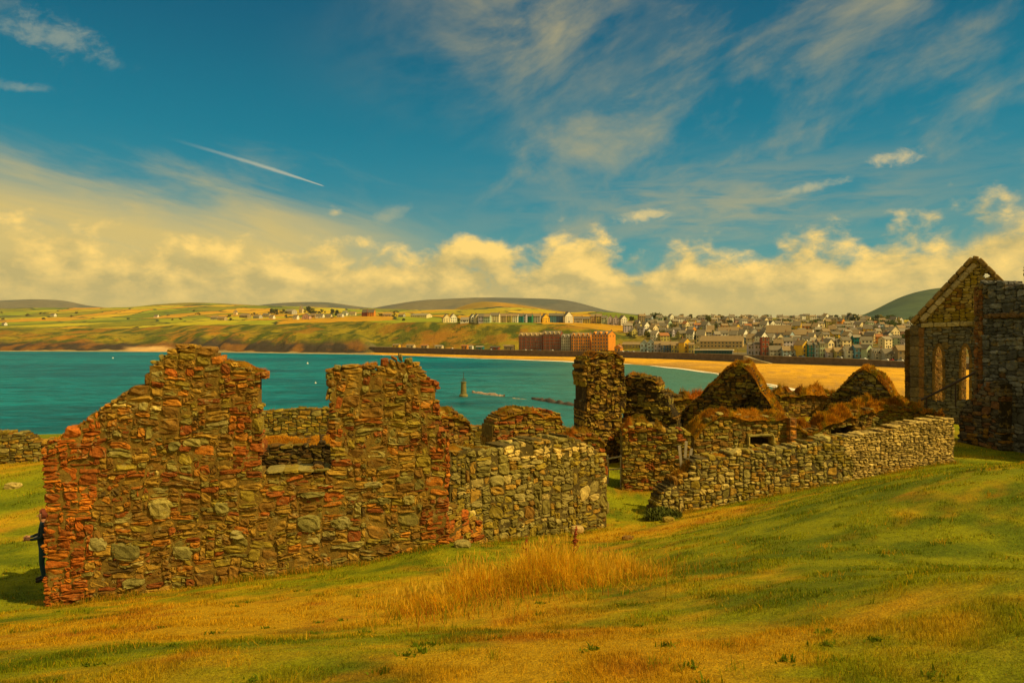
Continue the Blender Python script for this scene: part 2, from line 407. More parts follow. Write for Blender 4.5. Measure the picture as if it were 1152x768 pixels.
# ------------------------------------------------------------------ blades
class Blades:
    def __init__(s): s.V = []; s.C = []; s.Q = []; s.T = []; s.n = 0
    def add(s, pos, length, width, col, lean=0.5, dirv=None, rng=RNG, droop=0.4):
        N = len(pos); th = rng.uniform(0, 2*np.pi, N)
        L = np.broadcast_to(np.asarray(length, float), (N,)); W = np.broadcast_to(np.asarray(width, float), (N,))
        side = np.stack([np.cos(th), np.sin(th), np.zeros(N)], -1)
        ph = rng.uniform(0, 2*np.pi, N); le = np.abs(rng.normal(0, lean, N))
        h = np.stack([np.cos(ph)*le, np.sin(ph)*le, np.zeros(N)], -1)
        if dirv is not None: h = h+np.asarray(dirv)
        up = np.array((0, 0, 1.0))
        mid = pos+(up*0.55+h*0.35)*L[:, None]
        tip = pos+(up*(1-droop*np.minimum(le, 1)[:, None])+h)*L[:, None]
        w = side*W[:, None]*0.5
        V = np.stack([pos-w, pos+w, mid-w*0.7, mid+w*0.7, tip], 1)
        s.V.append(V.reshape(-1, 3)); o = s.n+np.arange(N)*5
        s.Q.append(np.stack([o, o+1, o+3, o+2], -1)); s.T.append(np.stack([o+2, o+3, o+4], -1))
        col = np.broadcast_to(col, (N, 3)); kk = np.array((0.75, 0.75, 0.9, 0.9, 1.15))
        s.C.append((col[:, None, :]*np.ones(5)[None, :, None]).reshape(-1, 3)); s.n += N*5
    def build(s, name, mat, parent=None):
        me = mesh_np(name, np.concatenate(s.V), np.concatenate(s.Q), np.concatenate(s.T), [mat], np.concatenate(s.C))
        return link(name, me, parent)
MAT_BLADE = attr_mat('grass_blade', 0.8, 0.08, scale=3.0, var=0.2, bump=0, transl=0.45)

def build_lawn():
    B = Blades(); N = 420000
    t = RNG.uniform(-0.95, 0.95, N); Y = np.exp(RNG.uniform(math.log(2.6), math.log(34), N)); X = t*Y
    Z = ground(X, Y)
    c = turf_colour(X, Y)*RNG.uniform(0.45, 1.75, (N, 1))
    st = RNG.random(N) < 0.05
    c[st] = STRAW*RNG.uniform(0.8, 1.6, (st.sum(), 1))
    clump = fbm(X*2.2, Y*2.2, 71, 3)
    L = (0.014+0.022*RNG.random(N))*(1+Y*0.035)*(0.5+1.4*sstep(.42, .75, clump))
    B.add(np.stack([X, Y, Z-0.006], -1), L, np.maximum(0.0032, Y*0.00085), c, lean=0.75)
    # tufts and broad-leaved weeds that the mower missed
    M = 260; t = RNG.uniform(-.9, .9, M); Y0 = np.exp(RNG.uniform(math.log(2.8), math.log(26), M)); X0 = t*Y0
    kind = RNG.random(M); n = 26
    i = np.repeat(np.arange(M), n); rr = np.abs(RNG.normal(0, .05, M*n))*(1+1.2*(kind[i] > .7)); aa = RNG.uniform(0, 6.283, M*n)
    Xc = X0[i]+rr*np.cos(aa); Yc = Y0[i]+rr*np.sin(aa); weed = kind[i] < .45
    c = np.where(weed[:, None], np.array((.13, .17, .004)), np.where((kind[i] < .75)[:, None], np.array((.20, .22, .004)), np.array((.62, .34, .012))))*RNG.uniform(.7, 1.4, (M*n, 1))
    B.add(np.stack([Xc, Yc, ground(Xc, Yc)-.005], -1), np.where(weed, .045, .085)*RNG.uniform(.5, 1.2, M*n), np.where(weed, .016, np.maximum(.004, Yc*.0009)), c, lean=.9)
    o = B.build('grass', MAT_BLADE); stuff(o)
    tag(o, 'short patchy green and straw coloured turf covering the mound', 'grass')
build_lawn()

def build_tall_grass():
    """the bank of long dry grass in front of the walls"""
    B = Blades(); N = 42000
    u = RNG.beta(1.3, 1.2, N); px = 455+285*u
    q0 = np.array([P(440, 694, 8.8), P(600, 668, 10.0), P(742, 650, 11.0)])
    bx = np.interp(px, (440, 600, 742), q0[:, 0]); by = np.interp(px, (440, 600, 742), q0[:, 1])
    w = RNG.beta(1.5, 1.5, N)*np.interp(u, (0, .12, .3, .7, .9, 1), (.4, .9, 2.0, 2.3, 1.4, .5))-.25+1.1*(fbm(px*.035, px*0, 83, 4)-.5)
    X = bx+RNG.normal(0, .12, N)+w*0.05; Y = by+w+RNG.normal(0, .08, N)
    cl = fbm(X*1.7, Y*1.7, 81, 3)
    keep = RNG.random(N) < sstep(0.28, 0.55, cl)+0.12
    X, Y, u, cl = X[keep], Y[keep], u[keep], cl[keep]; n = len(X)
    L = np.interp(u, (0, .1, .35, .7, .9, 1), (.16, .27, .46, .50, .36, .18))*RNG.uniform(0.30, 1.15, n)*(0.35+1.15*sstep(.3, .72, cl))
    pal = np.array(((0.86, 0.49, 0.010), (0.80, 0.42, 0.010), (0.60, 0.36, 0.010), (0.90, 0.56, 0.025), (0.42, 0.38, 0.010), (0.66, 0.28, 0.010)))
    c = pal[RNG.choice(6, n, p=(.24, .24, .16, .12, .16, .08))]*RNG.uniform(.75, 1.25, (n, 1))
    B.add(np.stack([X, Y, ground(X, Y)-.02], -1), L, RNG.uniform(.004, .008, n), c, lean=0.62, dirv=np.stack([-.12+.9*(fbm(X*1.3, Y*1.3, 85, 3)-.5), .7*(fbm(X*1.3+9, Y*1.3, 86, 3)-.5), 0*X], -1), droop=.45)
    # loose stems that thin the clump out into the lawn, and green undergrowth inside it
    M = 5200; pu = RNG.uniform(.02, 1.08, M); qx = np.interp(440+300*pu, (420, 600, 770), (q0[0, 0]-.2, q0[1, 0], q0[2, 0]+.35)); qy = np.interp(440+300*pu, (420, 600, 770), (q0[0, 1]-.2, q0[1, 1], q0[2, 1]+.3))
    qx = qx+RNG.normal(0, .35, M); qy = qy+RNG.normal(.6, 1.1, M); kk = RNG.random(M)
    cc = np.where((kk < .5)[:, None], np.array((.24, .25, .008)), np.where((kk < .85)[:, None], np.array((.72, .36, .016)), np.array((.42, .14, .012))))*RNG.uniform(.6, 1.3, (M, 1))
    B.add(np.stack([qx, qy, ground(qx, qy)-.02], -1), RNG.uniform(.08, .34, M), RNG.uniform(.005, .010, M), cc, lean=.75)
    # seed heads
    k = RNG.random(n) < 0.10
    hp = np.stack([X, Y, ground(X, Y)], -1)[k]+np.stack([RNG.normal(-.05, .06, k.sum()), RNG.normal(0, .06, k.sum()), L[k]*0.9], -1)
    B.add(hp, 0.11, 0.016, np.array((0.74, 0.46, 0.03))*RNG.uniform(.7, 1.2, (k.sum(), 1)), lean=.35)
    o = B.build('tall_grass', MAT_BLADE); stuff(o)
    tag(o, 'bank of long dry golden grass in front of the ruined walls', 'tall grass')
build_tall_grass()

# ------------------------------------------------------------------ rubble masonry
def inside(poly, u, v):
    u = np.asarray(u, float); v = np.asarray(v, float); r = np.zeros(u.shape, bool); n = len(poly)
    for i in range(n):
        x0, y0 = poly[i]; x1, y1 = poly[(i+1) % n]
        if y0 == y1: continue
        c = ((y0 > v) != (y1 > v)) & (u < (x1-x0)*(v-y0)/(y1-y0)+x0)
        r ^= c
    return r

def pack(u0, u1, v0, v1, wr, hr, rng, big=0.03, snap=0.35):
    """random rubble: always lay the next stone on the lowest place of the wall so far"""
    seg = [[u0, u1, v0]]; out = []; minw = wr[0]
    while True:
        i = min(range(len(seg)), key=lambda k: seg[k][2])
        a, b, v = seg[i]
        if v >= v1: break
        nb = [seg[j][2] for j in (i-1, i+1) if 0 <= j < len(seg)]
        w = b-a
        if w < minw*0.9:
            top = min(nb) if nb else v+hr[0]
            top = min(top, v+hr[1]*1.3)
            out.append((a, v, b, top)); seg[i][2] = top
        else:
            h = rng.uniform(*hr)*(rng.uniform(.7, 1.1))
            W = rng.uniform(*wr)
            if rng.random() < big: h = hr[1]*rng.uniform(1.1, 1.7); W = wr[1]*rng.uniform(.7, 1.0)
            W = max(W, h*0.9)
            if w-W < minw*0.9: W = w if w < wr[1]*1.25 else w*0.5
            for q in nb:
                if abs(q-(v+h)) < hr[0]*snap*1.6: h = q-v
            h = max(h, hr[0]*0.6)
            out.append((a, v, a+W, v+h))
            new = [[a, a+W, v+h]]
            if a+W < b-1e-6: new.append([a+W, b, v])
            seg[i:i+1] = new
        j = 0
        while j < len(seg)-1:
            if abs(seg[j][2]-seg[j+1][2]) < 1e-4: seg[j][1] = seg[j+1][1]; del seg[j+1]
            else: j += 1
    return np.array(out)

def shell(k):
    ts = np.array({2: (-1, 0, 1), 3: (-1, -.42, .42, 1), 4: (-1, -.62, 0, .62, 1)}[k]); idx = {}; pts = []; fs = []
    def vid(i, j, l):
        if (i, j, l) not in idx: idx[(i, j, l)] = len(pts); pts.append((ts[i], ts[j], ts[l]))
        return idx[(i, j, l)]
    for ax in range(3):
        for side in (0, k):
            for a in range(k):
                for b in range(k):
                    q = []
                    for (da, db) in ((0, 0), (1, 0), (1, 1), (0, 1)):
                        c = [0, 0, 0]; c[ax] = side; c[(ax+1) % 3] = a+da; c[(ax+2) % 3] = b+db; q.append(vid(*c))
                    fs.append(q if side else q[::-1])
    return np.array(pts, float), np.array(fs)
SHELLS = {k: shell(k) for k in (2, 3, 4)}

class Wall:
    """a vertical rubble wall standing on the line A-B; the outline is its elevation (u along, v = height)"""
    def __init__(s, A, B, th, outline, seed=1):
        A = np.array(((A[0]-CX)/F*A[1], A[1])); B = np.array(((B[0]-CX)/F*B[1], B[1]))
        s.A = A; s.L = np.hypot(*(B-A)); s.e = (B-A)/s.L; s.n = np.array((s.e[1], -s.e[0]))
        s.th = th; s.rng = np.random.default_rng(seed); s.poly = [s.uv(*p) for p in outline]
        s.V = []; s.Q = []; s.C = []; s.n0 = 0
    def uv(s, px, py):
        d = np.array(((px-CX)/F, 1.0)); # A + e*u = d*t
        M = np.array([[d[0], -s.e[0]], [d[1], -s.e[1]]]); t, u = np.linalg.solve(M, s.A)
        return (u, EYE-(py-CY)/F*t)
    def world(s, u, v, d):
        u = np.asarray(u); xy = s.A+s.e*u[..., None]-s.n*np.asarray(d)[..., None]
        return np.concatenate([xy, np.broadcast_to(np.asarray(v)[..., None], xy.shape[:-1]+(1,))], -1)
    def holes(s, hs): s.hol = [[s.uv(*p) for p in h] for h in hs]
    hol = []
    def ins(s, u, v):
        r = inside(s.poly, u, v)
        for h in s.hol: r &= ~inside(h, u, v)
        return r
    def stones(s, wr, hr, pal, big=.03, seg=3, gap=.005, warp=.03, rough=.014, proud=.03, edge=.055, p=5.0, region=None, mk_edge=True, ragged=0.0):
        rng = s.rng; us = [q[0] for q in s.poly]; vs_ = [q[1] for q in s.poly]
        R = pack(min(us)-.1, max(us)+.1, min(vs_)-.05, max(vs_)+.3, wr, hr, rng, big)
        uc = (R[:, 0]+R[:, 2])/2; vc = (R[:, 1]+R[:, 3])/2
        hw = (R[:, 2]-R[:, 0])/2; hh = (R[:, 3]-R[:, 1])/2
        ok = s.ins(uc, vc+ragged*rng.normal(0, 1, len(uc)))
        if region is not None: ok &= region(uc, vc)
        uc, vc, hw, hh = uc[ok], vc[ok], hw[ok], hh[ok]
        # clip the ends that stick out beyond straight vertical jambs
        for _ in range(4):
            l = ~s.ins(uc-hw*.98, vc) & s.ins(uc, vc); hw2 = np.where(l, hw*.82, hw); uc = uc+(hw-hw2); hw = hw2
            r = ~s.ins(uc+hw*.98, vc) & s.ins(uc, vc); hw2 = np.where(r, hw*.82, hw); uc = uc-(hw-hw2); hw = hw2
        e = np.zeros(len(uc), bool)
        if mk_edge:
            for (du, dv) in ((-1, 0), (1, 0), (0, 1), (0, -1)):
                e |= ~s.ins(uc+du*(hw+edge), vc+dv*(hh+edge))
            e &= vc > min(vs_)+0.15
        cols = pal(rng, uc, vc)
        off = rng.uniform(-proud, proud*.6, len(uc))
        s._emit(uc[~e], vc[~e], hw[~e], hh[~e], off[~e], off[~e]+0.16, cols[~e], seg, gap, warp, rough, p)
        k = max(1, int(round(s.th/0.34))); cu = np.linspace(0, s.th, k+1)
        for j in range(k):
            m = e
            jit = rng.normal(0, .03, (2, m.sum()))
            d0 = off[m] if j == 0 else np.full(m.sum(), cu[j])+.004
            d1 = np.full(m.sum(), cu[j+1]) if j < k-1 else s.th+rng.uniform(-.04, .03, m.sum())
            cj = cols[m]*rng.uniform(.8, 1.2, (m.sum(), 1))
            s._emit(uc[m]+(jit[0]*(j > 0)*.4), vc[m]+(jit[1]*(j > 0)*.4), hw[m], hh[m], d0, d1, cj, seg if j == 0 else 2, gap, warp, rough, p)
    def _emit(s, uc, vc, hw, hh, d0, d1, cols, seg, gap, warp, rough, p):
        N = len(uc)
        if not N: return
        rng = s.rng; pts, fs = SHELLS[seg]; K = len(pts)
        r = np.abs(pts).max(1)/(np.abs(pts)**p).sum(1)**(1/p); q = pts*r[:, None]
        q = q[None]*np.ones((N, 1, 1))
        j = rng.normal(0, 1, (N, 8))
        a = np.minimum(hw, .14)*.16; b = hh*.16
        lim = np.maximum(.02, np.minimum(hw, hh)-gap)
        U = uc[:, None]+q[..., 0]*np.maximum(hw-gap, .012)[:, None]+a[:, None]*(j[:, 0:1]*q[..., 2]*.5+j[:, 1:2]*q[..., 2]*q[..., 0]*.6)
        Vv = vc[:, None]+q[..., 1]*0
        # lattice axes: 0 = along, 1 = depth, 2 = up
        Vv = vc[:, None]+q[..., 2]*np.maximum(hh-gap, .010)[:, None]+b[:, None]*(j[:, 2:3]*q[..., 0]+j[:, 3:4]*q[..., 2]*q[..., 0]*.8)
        dm = (d0+d1)/2; dh = (d1-d0)/2
        D = dm[:, None]+q[..., 1]*dh[:, None]
        front = q[..., 1] < -.3
        D = D+np.where(front, (j[:, 4:5]*q[..., 0]*.012+j[:, 5:6]*q[..., 2]*.012), 0)
        U = U+rng.normal(0, rough*.6, U.shape); Vv = Vv+rng.normal(0, rough*.45, U.shape); D = D+rng.normal(0, rough, U.shape)
        if warp:
            wu = (fbm(U*1.1, Vv*1.1, 61, 2)-.5)*2*warp*1.2; wv = (fbm(U*.9+40, Vv*1.3, 66, 3)-.5)*2*warp*1.8
            U = U+wu; Vv = Vv+wv
        W = s.world(U, Vv, D)
        s.V.append(W.reshape(-1, 3)); s.C.append(np.repeat(cols, K, 0))
        s.Q.append((fs[None]+(s.n0+np.arange(N)*K)[:, None, None]).reshape(-1, 4)); s.n0 += N*K
    def core(s, depth=.032, inset=.07, cell=.09, col=(0.14, 0.085, 0.014)):
        us = [q[0] for q in s.poly]; vs_ = [q[1] for q in s.poly]
        un = np.arange(min(us), max(us)+cell, cell); vn = np.arange(min(vs_), max(vs_)+cell, cell)
        U, V = np.meshgrid(un, vn); m = s.ins(U, V)
        for du, dv in ((inset, 0), (-inset, 0), (0, inset), (0, -inset)): m &= s.ins(U+du, V+dv)
        def quad(c4, c=col):
            p = np.array(c4); s.V.append(p); s.C.append(np.tile(np.array(c), (4, 1))); s.Q.append(np.array([[0, 1, 2, 3]])+s.n0); s.n0 += 4
        h = cell/2; d0, d1 = depth, s.th-depth
        def w(u, v, d): return s.world(np.array(u), np.array(v), np.array(d))
        mm = np.pad(m, 1)
        for r in range(m.shape[0]):
            c = 0
            while c < m.shape[1]:
                if not m[r, c]: c += 1; continue
                c1 = c
                while c1+1 < m.shape[1] and m[r, c1+1]: c1 += 1
                a, b, lo, hi = un[c]-h, un[c1]+h, vn[r]-h, vn[r]+h
                quad([w(a, lo, d0), w(b, lo, d0), w(b, hi, d0), w(a, hi, d0)])
                quad([w(b, lo, d1), w(a, lo, d1), w(a, hi, d1), w(b, hi, d1)])
                quad([w(a, lo, d1), w(a, lo, d0), w(a, hi, d0), w(a, hi, d1)])
                quad([w(b, lo, d0), w(b, lo, d1), w(b, hi, d1), w(b, hi, d0)])
                for cc in range(c, c1+1):
                    if not mm[r+2, cc+1]: quad([w(un[cc]-h, hi, d0), w(un[cc]+h, hi, d0), w(un[cc]+h, hi, d1), w(un[cc]-h, hi, d1)])
                    if not mm[r, cc+1]: quad([w(un[cc]-h, lo, d1), w(un[cc]+h, lo, d1), w(un[cc]+h, lo, d0), w(un[cc]-h, lo, d0)])
                c = c1+1
    def top(s, u):
        vmax = max(q[1] for q in s.poly); vmin = min(q[1] for q in s.poly)
        vv = np.linspace(vmin, vmax, 160); u = np.asarray(u, float)
        M = s.ins(u[:, None]*np.ones(160), np.ones((len(u), 1))*vv)
        return np.where(M.any(1), vv[159-np.argmax(M[:, ::-1], 1)], vmin)
    def build(s, name, label, mat, cat='ruined wall', group=None, parent=None):
        me = mesh_np(name, np.concatenate(s.V), np.concatenate(s.Q), mats=[mat], cols=np.concatenate(s.C))
        o = link(name, me, parent)
        if parent is None: tag(o, label, cat, group)
        return o
    def turf(s, spans, parent, name='turf_cap', over=.08):
        """dry grass and moss growing on the wall head; spans of (px0, px1, py near the top, mound height, blade length, colours, blades per metre)"""
        V = []; Q = []; Cc = []; n0 = 0; B = Blades()
        for (px0, px1, pyr, hm, bl, pal, dens) in spans:
            u0 = s.uv(px0, pyr)[0]; u1 = s.uv(px1, pyr)[0]
            n = max(4, int((u1-u0)/.08)); m = 9
            u = np.linspace(u0, u1, n); tp = s.top(u)
            k = max(1, int(.12/((u1-u0)/n))); tp = np.convolve(np.pad(tp, k, mode='edge'), np.ones(2*k+1)/(2*k+1), 'valid')
            dd = np.linspace(-over, s.th+over, m); sd = np.linspace(-1, 1, m)
            U, D = np.meshgrid(u, dd, indexing='ij')
            endf = np.clip(np.minimum(np.arange(n), np.arange(n)[::-1])/3., .15, 1)[:, None]
            nzz = fbm(U*2.3, D*2.3+u0, 13, 4)
            hh = hm*(1-np.abs(sd[None])**2.2)*endf*((.35+1.2*sstep(.25, .85, nzz)) if pal is GOLD else (-.35+2.6*sstep(.25, .85, nzz)))-(.10*sstep(.46, .36, nzz) if hm > .15 else 0)
            Z = tp[:, None]-.05+hh-(np.abs(sd[None]) > .9)*.05-np.abs(sd[None])**4*.16*fbm(U*3.3, D*0+3, 29, 3)*(over > 0)
            Uj = U+(fbm(U*5, D*5, 17, 2)-.5)*.1
            W = s.world(Uj, Z, D); I = n0+np.arange(n*m).reshape(n, m)
            V.append(W.reshape(-1, 3)); n0 += n*m
            Q.append(np.stack([I[:-1, :-1], I[:-1, 1:], I[1:, 1:], I[1:, :-1]], -1).reshape(-1, 4)[:, ::-1])
            pal = np.array(pal); nz = fbm(U*1.6, D*1.6, 19, 3).ravel()
            ci = np.clip((sstep(.3, .7, nz)*len(pal)).astype(int), 0, len(pal)-1); Cc.append(pal[ci]*.75)
            N = int(dens*(u1-u0))
            iu = s.rng.uniform(0, n-1.001, N); N = len(iu); idd = s.rng.uniform(0, m-1.001, N) if True else 0
            a = iu.astype(int); b = idd.astype(int); fa = (iu-a)[:, None]; fb = (idd-b)[:, None]
            p = (W[a, b]*(1-fa)+W[a+1, b]*fa)*(1-fb)+(W[a, b+1]*(1-fa)+W[a+1, b+1]*fa)*fb
            c = pal[s.rng.integers(0, len(pal), N)]*.4+pal[ci.reshape(n, m)[a, b]]*.6; c = c*s.rng.uniform(.5, 1.6, (N, 1))
            out = -(sd[b][:, None])*-1.0*np.array([s.n[0], s.n[1], 0])[None]*-.35
            cl = .4+1.0*sstep(.35, .7, fbm(p[:, 0]*3, p[:, 1]*3+p[:, 2]*2, 23, 2))
            B.add(p-np.array((0, 0, .01)), bl*s.rng.uniform(.3, 1.3, N)*cl*(1 if hm <= .15 else (.25+1.2*sstep(.36, .6, nzz[a, b]))), np.maximum(.008, s.A[1]*.0007), c, lean=.45, dirv=out, rng=s.rng)
        if B.n:
            o = B.n; bv = np.concatenate(B.V); bq = np.concatenate(B.Q)+n0; bt = np.concatenate(B.T)+n0
            me = mesh_np(name, np.concatenate(V+[bv]), np.concatenate(Q+[bq]), bt, [MAT_BLADE], np.concatenate(Cc+[np.concatenate(B.C)]))
        return link(name, me, parent)

def palette(cols, weights, var=.22, redder=None):
    cols = np.array(cols); weights = np.array(weights, float); weights /= weights.sum()
    def f(rng, u, v):
        # stones of one bed tend to come from the same quarry: cluster the choice with noise
        n = fbm(u*.9+rng.uniform(0, 50), v*1.6, int(rng.integers(100)), 3)
        r = np.clip((rng.random(len(u))*.72+sstep(.25, .75, n)*.28), 0, .9999)
        idx = np.searchsorted(np.cumsum(weights), r); idx = np.clip(idx, 0, len(cols)-1)
        c = cols[idx]*rng.uniform(1-var, 1+var, (len(u), 1))
        if redder is not None:
            k = redder(u, v, rng)
            rc = np.array(((0.33, 0.092, 0.009), (0.27, 0.077, 0.009), (0.38, 0.130, 0.011), (0.22, 0.066, 0.009)))[rng.integers(0, 4, len(u))]*rng.uniform(.75, 1.25, (len(u), 1))
            qn = u < np.min(u)+1.0
            rc = np.where(qn[:, None], rc*np.array((1.32, 1.25, 1.0)), rc)
            c = np.where(k[:, None], rc, c)
        return c
    return f
RED = (0.36, 0.095, 0.010); RED2 = (0.27, 0.075, 0.010); ORANGE = (0.42, 0.165, 0.014); TAN = (0.36, 0.20, 0.022); BROWN = (0.22, 0.110, 0.014)
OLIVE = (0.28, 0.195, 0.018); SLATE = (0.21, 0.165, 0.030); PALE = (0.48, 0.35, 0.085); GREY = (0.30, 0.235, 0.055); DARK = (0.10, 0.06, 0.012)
MAT_STONE = attr_mat('rubble_stone', 0.92, 0.15, scale=14, var=.42, bump=.9, bscale=26, bdist=.035, lichen=((0.36, 0.28, 0.085), 5.0, .56, .55), scale2=2.2, var2=.28)
MAT_STONE_FAR = attr_mat('weathered_stone', 0.95, 0.12, scale=8, var=.45, bump=1.0, bscale=14, bdist=.06, lichen=((0.34, 0.22, 0.05), 2.6, .55, .6), scale2=1.3, var2=.3)
DRY = [(0.56, 0.24, 0.012), (0.60, 0.29, 0.016), (0.46, 0.19, 0.010), (0.34, 0.20, 0.010)]
MOSS = [(0.58, 0.17, 0.010), (0.48, 0.15, 0.010), (0.50, 0.24, 0.012), (0.30, 0.18, 0.012)]
GOLD = [(0.74, 0.37, 0.02), (0.66, 0.30, 0.016), (0.52, 0.23, 0.014)]
HEATH = [(0.58, 0.24, 0.010), (0.70, 0.33, 0.012), (0.44, 0.25, 0.010), (0.24, 0.20, 0.010), (0.36, 0.13, 0.008)]

def build_ruins():
    # 1 --- the big wall with the window gap
    A, B = (45, 14.5), (507, 16.6)
    w = Wall(A, B, .78, [(45,720),(45,500),(58,491),(78,484),(92,470),(112,458),(128,446),(140,436),(160,432),(162,410),(178,403),(190,392),(206,388),(226,387),(243,392),(250,402),(262,405),(275,410),(296,415),
                         (297,529),(371,527),(366,414),(380,412),(410,412),(424,410),(432,402),(452,401),(468,405),(478,414),(484,425),(494,428),(496,462),(500,484),(507,490),(507,640)], 3)
    U1 = w.uv(110, 600)[0]; ur = w.uv(470, 560)[0]; uw0 = w.uv(255, 480)[0]; uw1 = w.uv(297, 480)[0]
    vs_ = w.uv(280, 470)[1]
    def red(u, v, rng):
        b = (u < U1*(.75+.4*vnoise(v*3, v*0, 4))) & (rng.random(len(u)) < .97)
        b |= (u > ur+.3*vnoise(v*3, v*0, 8)) & (rng.random(len(u)) < .78)
        b |= (u > uw0) & (u < uw1+.05) & (v > vs_-1.3) & (rng.random(len(u)) < .45)
        b |= (rng.random(len(u)) < .17*sstep(.35, .7, fbm(u*.7, v*1.1, 12, 3)))
        return b
    w.stones((.10, .56), (.045, .185), palette([OLIVE, TAN, BROWN, SLATE, ORANGE, RED2, GREY, PALE, DARK], [.26, .17, .19, .12, .07, .04, .08, .03, .04], redder=red), big=.06, seg=4, warp=.085, rough=.014, proud=.026, gap=.003, p=4.2)
    w.core(col=(0.21, 0.125, 0.016), depth=.018, inset=.14)
    # a few large pale boulders built into the lower courses
    bl = [(347,589,.34,.27),(180,572,.30,.30),(140,620,.40,.26),(386,588,.22,.20),(432,563,.22,.12),(460,562,.20,.16),(205,622,.26,.2),(268,601,.24,.15),(378,588,.18,.14),(395,613,.4,.12),(250,572,.22,.2),(110,612,.25,.2),(150,656,.3,.14),(216,498,.26,.13),(196,502,.18,.14),(420,545,.3,.1),(352,556,.36,.09)]
    bb = np.array([(*w.uv(b[0], b[1]), b[2]/2*1.6, b[3]/2*1.6) for b in bl])
    cb = np.array([(.30, .25, .055), (.36, .28, .06), (.26, .22, .05), (.33, .27, .075)])[np.arange(len(bl)) % 4]*w.rng.uniform(.7, 1.05, (len(bl), 1))
    w._emit(bb[:, 0], bb[:, 1], bb[:, 2], bb[:, 3], np.full(len(bl), -.055), np.full(len(bl), .14), cb*.98, 4, .004, .0, .016, 2.9)
    o = w.build('ruined_wall', 'tall red and brown rubble wall with a square window gap and red sandstone corner', MAT_STONE)
    w.turf([(50,92,490,.045,.08,GOLD,1500),(100,158,450,.03,.06,DRY,500),(250,296,405,.045,.07,MOSS,1300),(367,426,412,.06,.09,GOLD,2200)], o, over=-.12)
    # window sill stones
    m = MB()
    p0, p1 = w.uv(296, 530), w.uv(372, 527)
    sill = Wall(A, B, .78, [(296,533),(296,527),(340,528),(372,523),(372,531)], 4)
    sill._emit(np.linspace(p0[0]+.25, p1[0]-.2, 4), np.linspace(p0[1], p1[1], 4)-.03, np.full(4, .2), np.full(4, .045), np.full(4, -.05), np.full(4, .8), np.array([GREY, OLIVE, GREY, SLATE]), 4, .004, 0, .008, 5)
    sill.build('window_sill', '', MAT_STONE, parent=o)

    # fallen masonry stub at its right foot
    w = Wall((500, 16.9), (552, 18.6), .9, [(500,640),(500,566),(514,568),(528,574),(540,584),(550,606),(553,640)], 7)
    w.stones((.18, .5), (.08, .2), palette([ORANGE, TAN, RED, OLIVE, PALE], [.35, .25, .18, .15, .07]), seg=4, warp=.06, proud=.06)
    w.core(); o = w.build('rubble_stub', 'low crumbling orange stone stub at the right foot of the window wall', MAT_STONE, 'rubble')
    w.turf([(502,548,575,.05,.10,DRY,500)], o, over=-.15)

    # 2 --- square pale stub wall right of it
    w = Wall((508, 19.6), (684, 23.4), 1.0, [(505,640),(505,506),(530,504),(560,503),(574,498),(588,500),(604,492),(622,494),(640,489),(656,494),(664,500),(674,508),(682,520),(685,560),(684,640)], 9)
    ub, u2 = w.uv(572, 500)[0], w.uv(660, 500)[0]
    def palp(rng, u, v):
        c = palette([OLIVE, SLATE, GREY, TAN, PALE, BROWN], [.30, .22, .2, .12, .08, .08])(rng, u, v)
        lv = np.interp(u, (ub, u2), (w.uv(572, 512)[1], w.uv(660, 502)[1])); band = (np.abs(v-lv) < .16) & (u > ub) & (u < u2)
        c[band] = np.array((0.66, 0.46, 0.11))*rng.uniform(.8, 1.1, (band.sum(), 1))
        return c
    w.stones((.13, .52), (.07, .27), palp, big=.09, seg=4, warp=.08, rough=.016, proud=.045, p=3.6, gap=.004)
    w.core(col=(.10, .07, .014)); o = w.build('ruined_wall', 'square olive grey stub wall with a pale band of stones near its head', MAT_STONE)
    w.turf([(508,560,504,.05,.08,DRY,700),(640,670,492,.05,.08,MOSS,700)], o, over=-.12)

    # right end of that stub: small taller return with moss top
    w = Wall((640, 24.6), (684, 25.2), 1.1, [(640,620),(642,494),(650,488),(664,486),(676,490),(682,497),(684,520),(683,620)], 10)
    w.stones((.14, .42), (.08, .2), palette([OLIVE, BROWN, RED2, SLATE, TAN], [.3, .22, .2, .18, .1]), seg=3, warp=.05, proud=.05)
    w.core(); o = w.build('ruined_wall', 'short mossy wall end beside the passage rails, behind the square stub', MAT_STONE)
    w.turf([(642,682,490,.10,.12,MOSS,700)], o)

    # 3 --- block with a plastered upright, behind the stub
    w = Wall((553, 27.0), (650, 28.6), 1.2, [(553,560),(553,482),(557,473),(563,467),(574,462),(590,459),(606,461),(612,466),(618,462),(632,465),(634,478),(645,482),(650,494),(650,560)], 12)
    w.stones((.16, .5), (.07, .18), palette([OLIVE, BROWN, TAN, RED2, SLATE], [.35, .2, .2, .12, .13]), seg=3, warp=.05, proud=.05)
    w.core(); o = w.build('ruined_wall', 'broken moss topped wall block rising behind the square stub wall', MAT_STONE)
    w.turf([(564,612,462,.12,.10,MOSS,800),(612,634,464,.06,.08,HEATH,400)], o)

    # 4 --- red mossy hump right of the window wall
    w = Wall((488, 22.5), (534, 23.4), 1.3, [(488,560),(488,470),(498,463),(512,462),(522,468),(530,474),(534,500),(534,560)], 14)
    w.stones((.14, .42), (.07, .17), palette([RED2, BROWN, TAN, OLIVE, ORANGE], [.25, .25, .2, .2, .1]), seg=3, warp=.05, proud=.05)
    w.core(); o = w.build('ruined_wall', 'low wall hump capped with rust coloured growth, just right of the window wall', MAT_STONE)
    w.turf([(488,532,464,.14,.14,MOSS,900)], o)

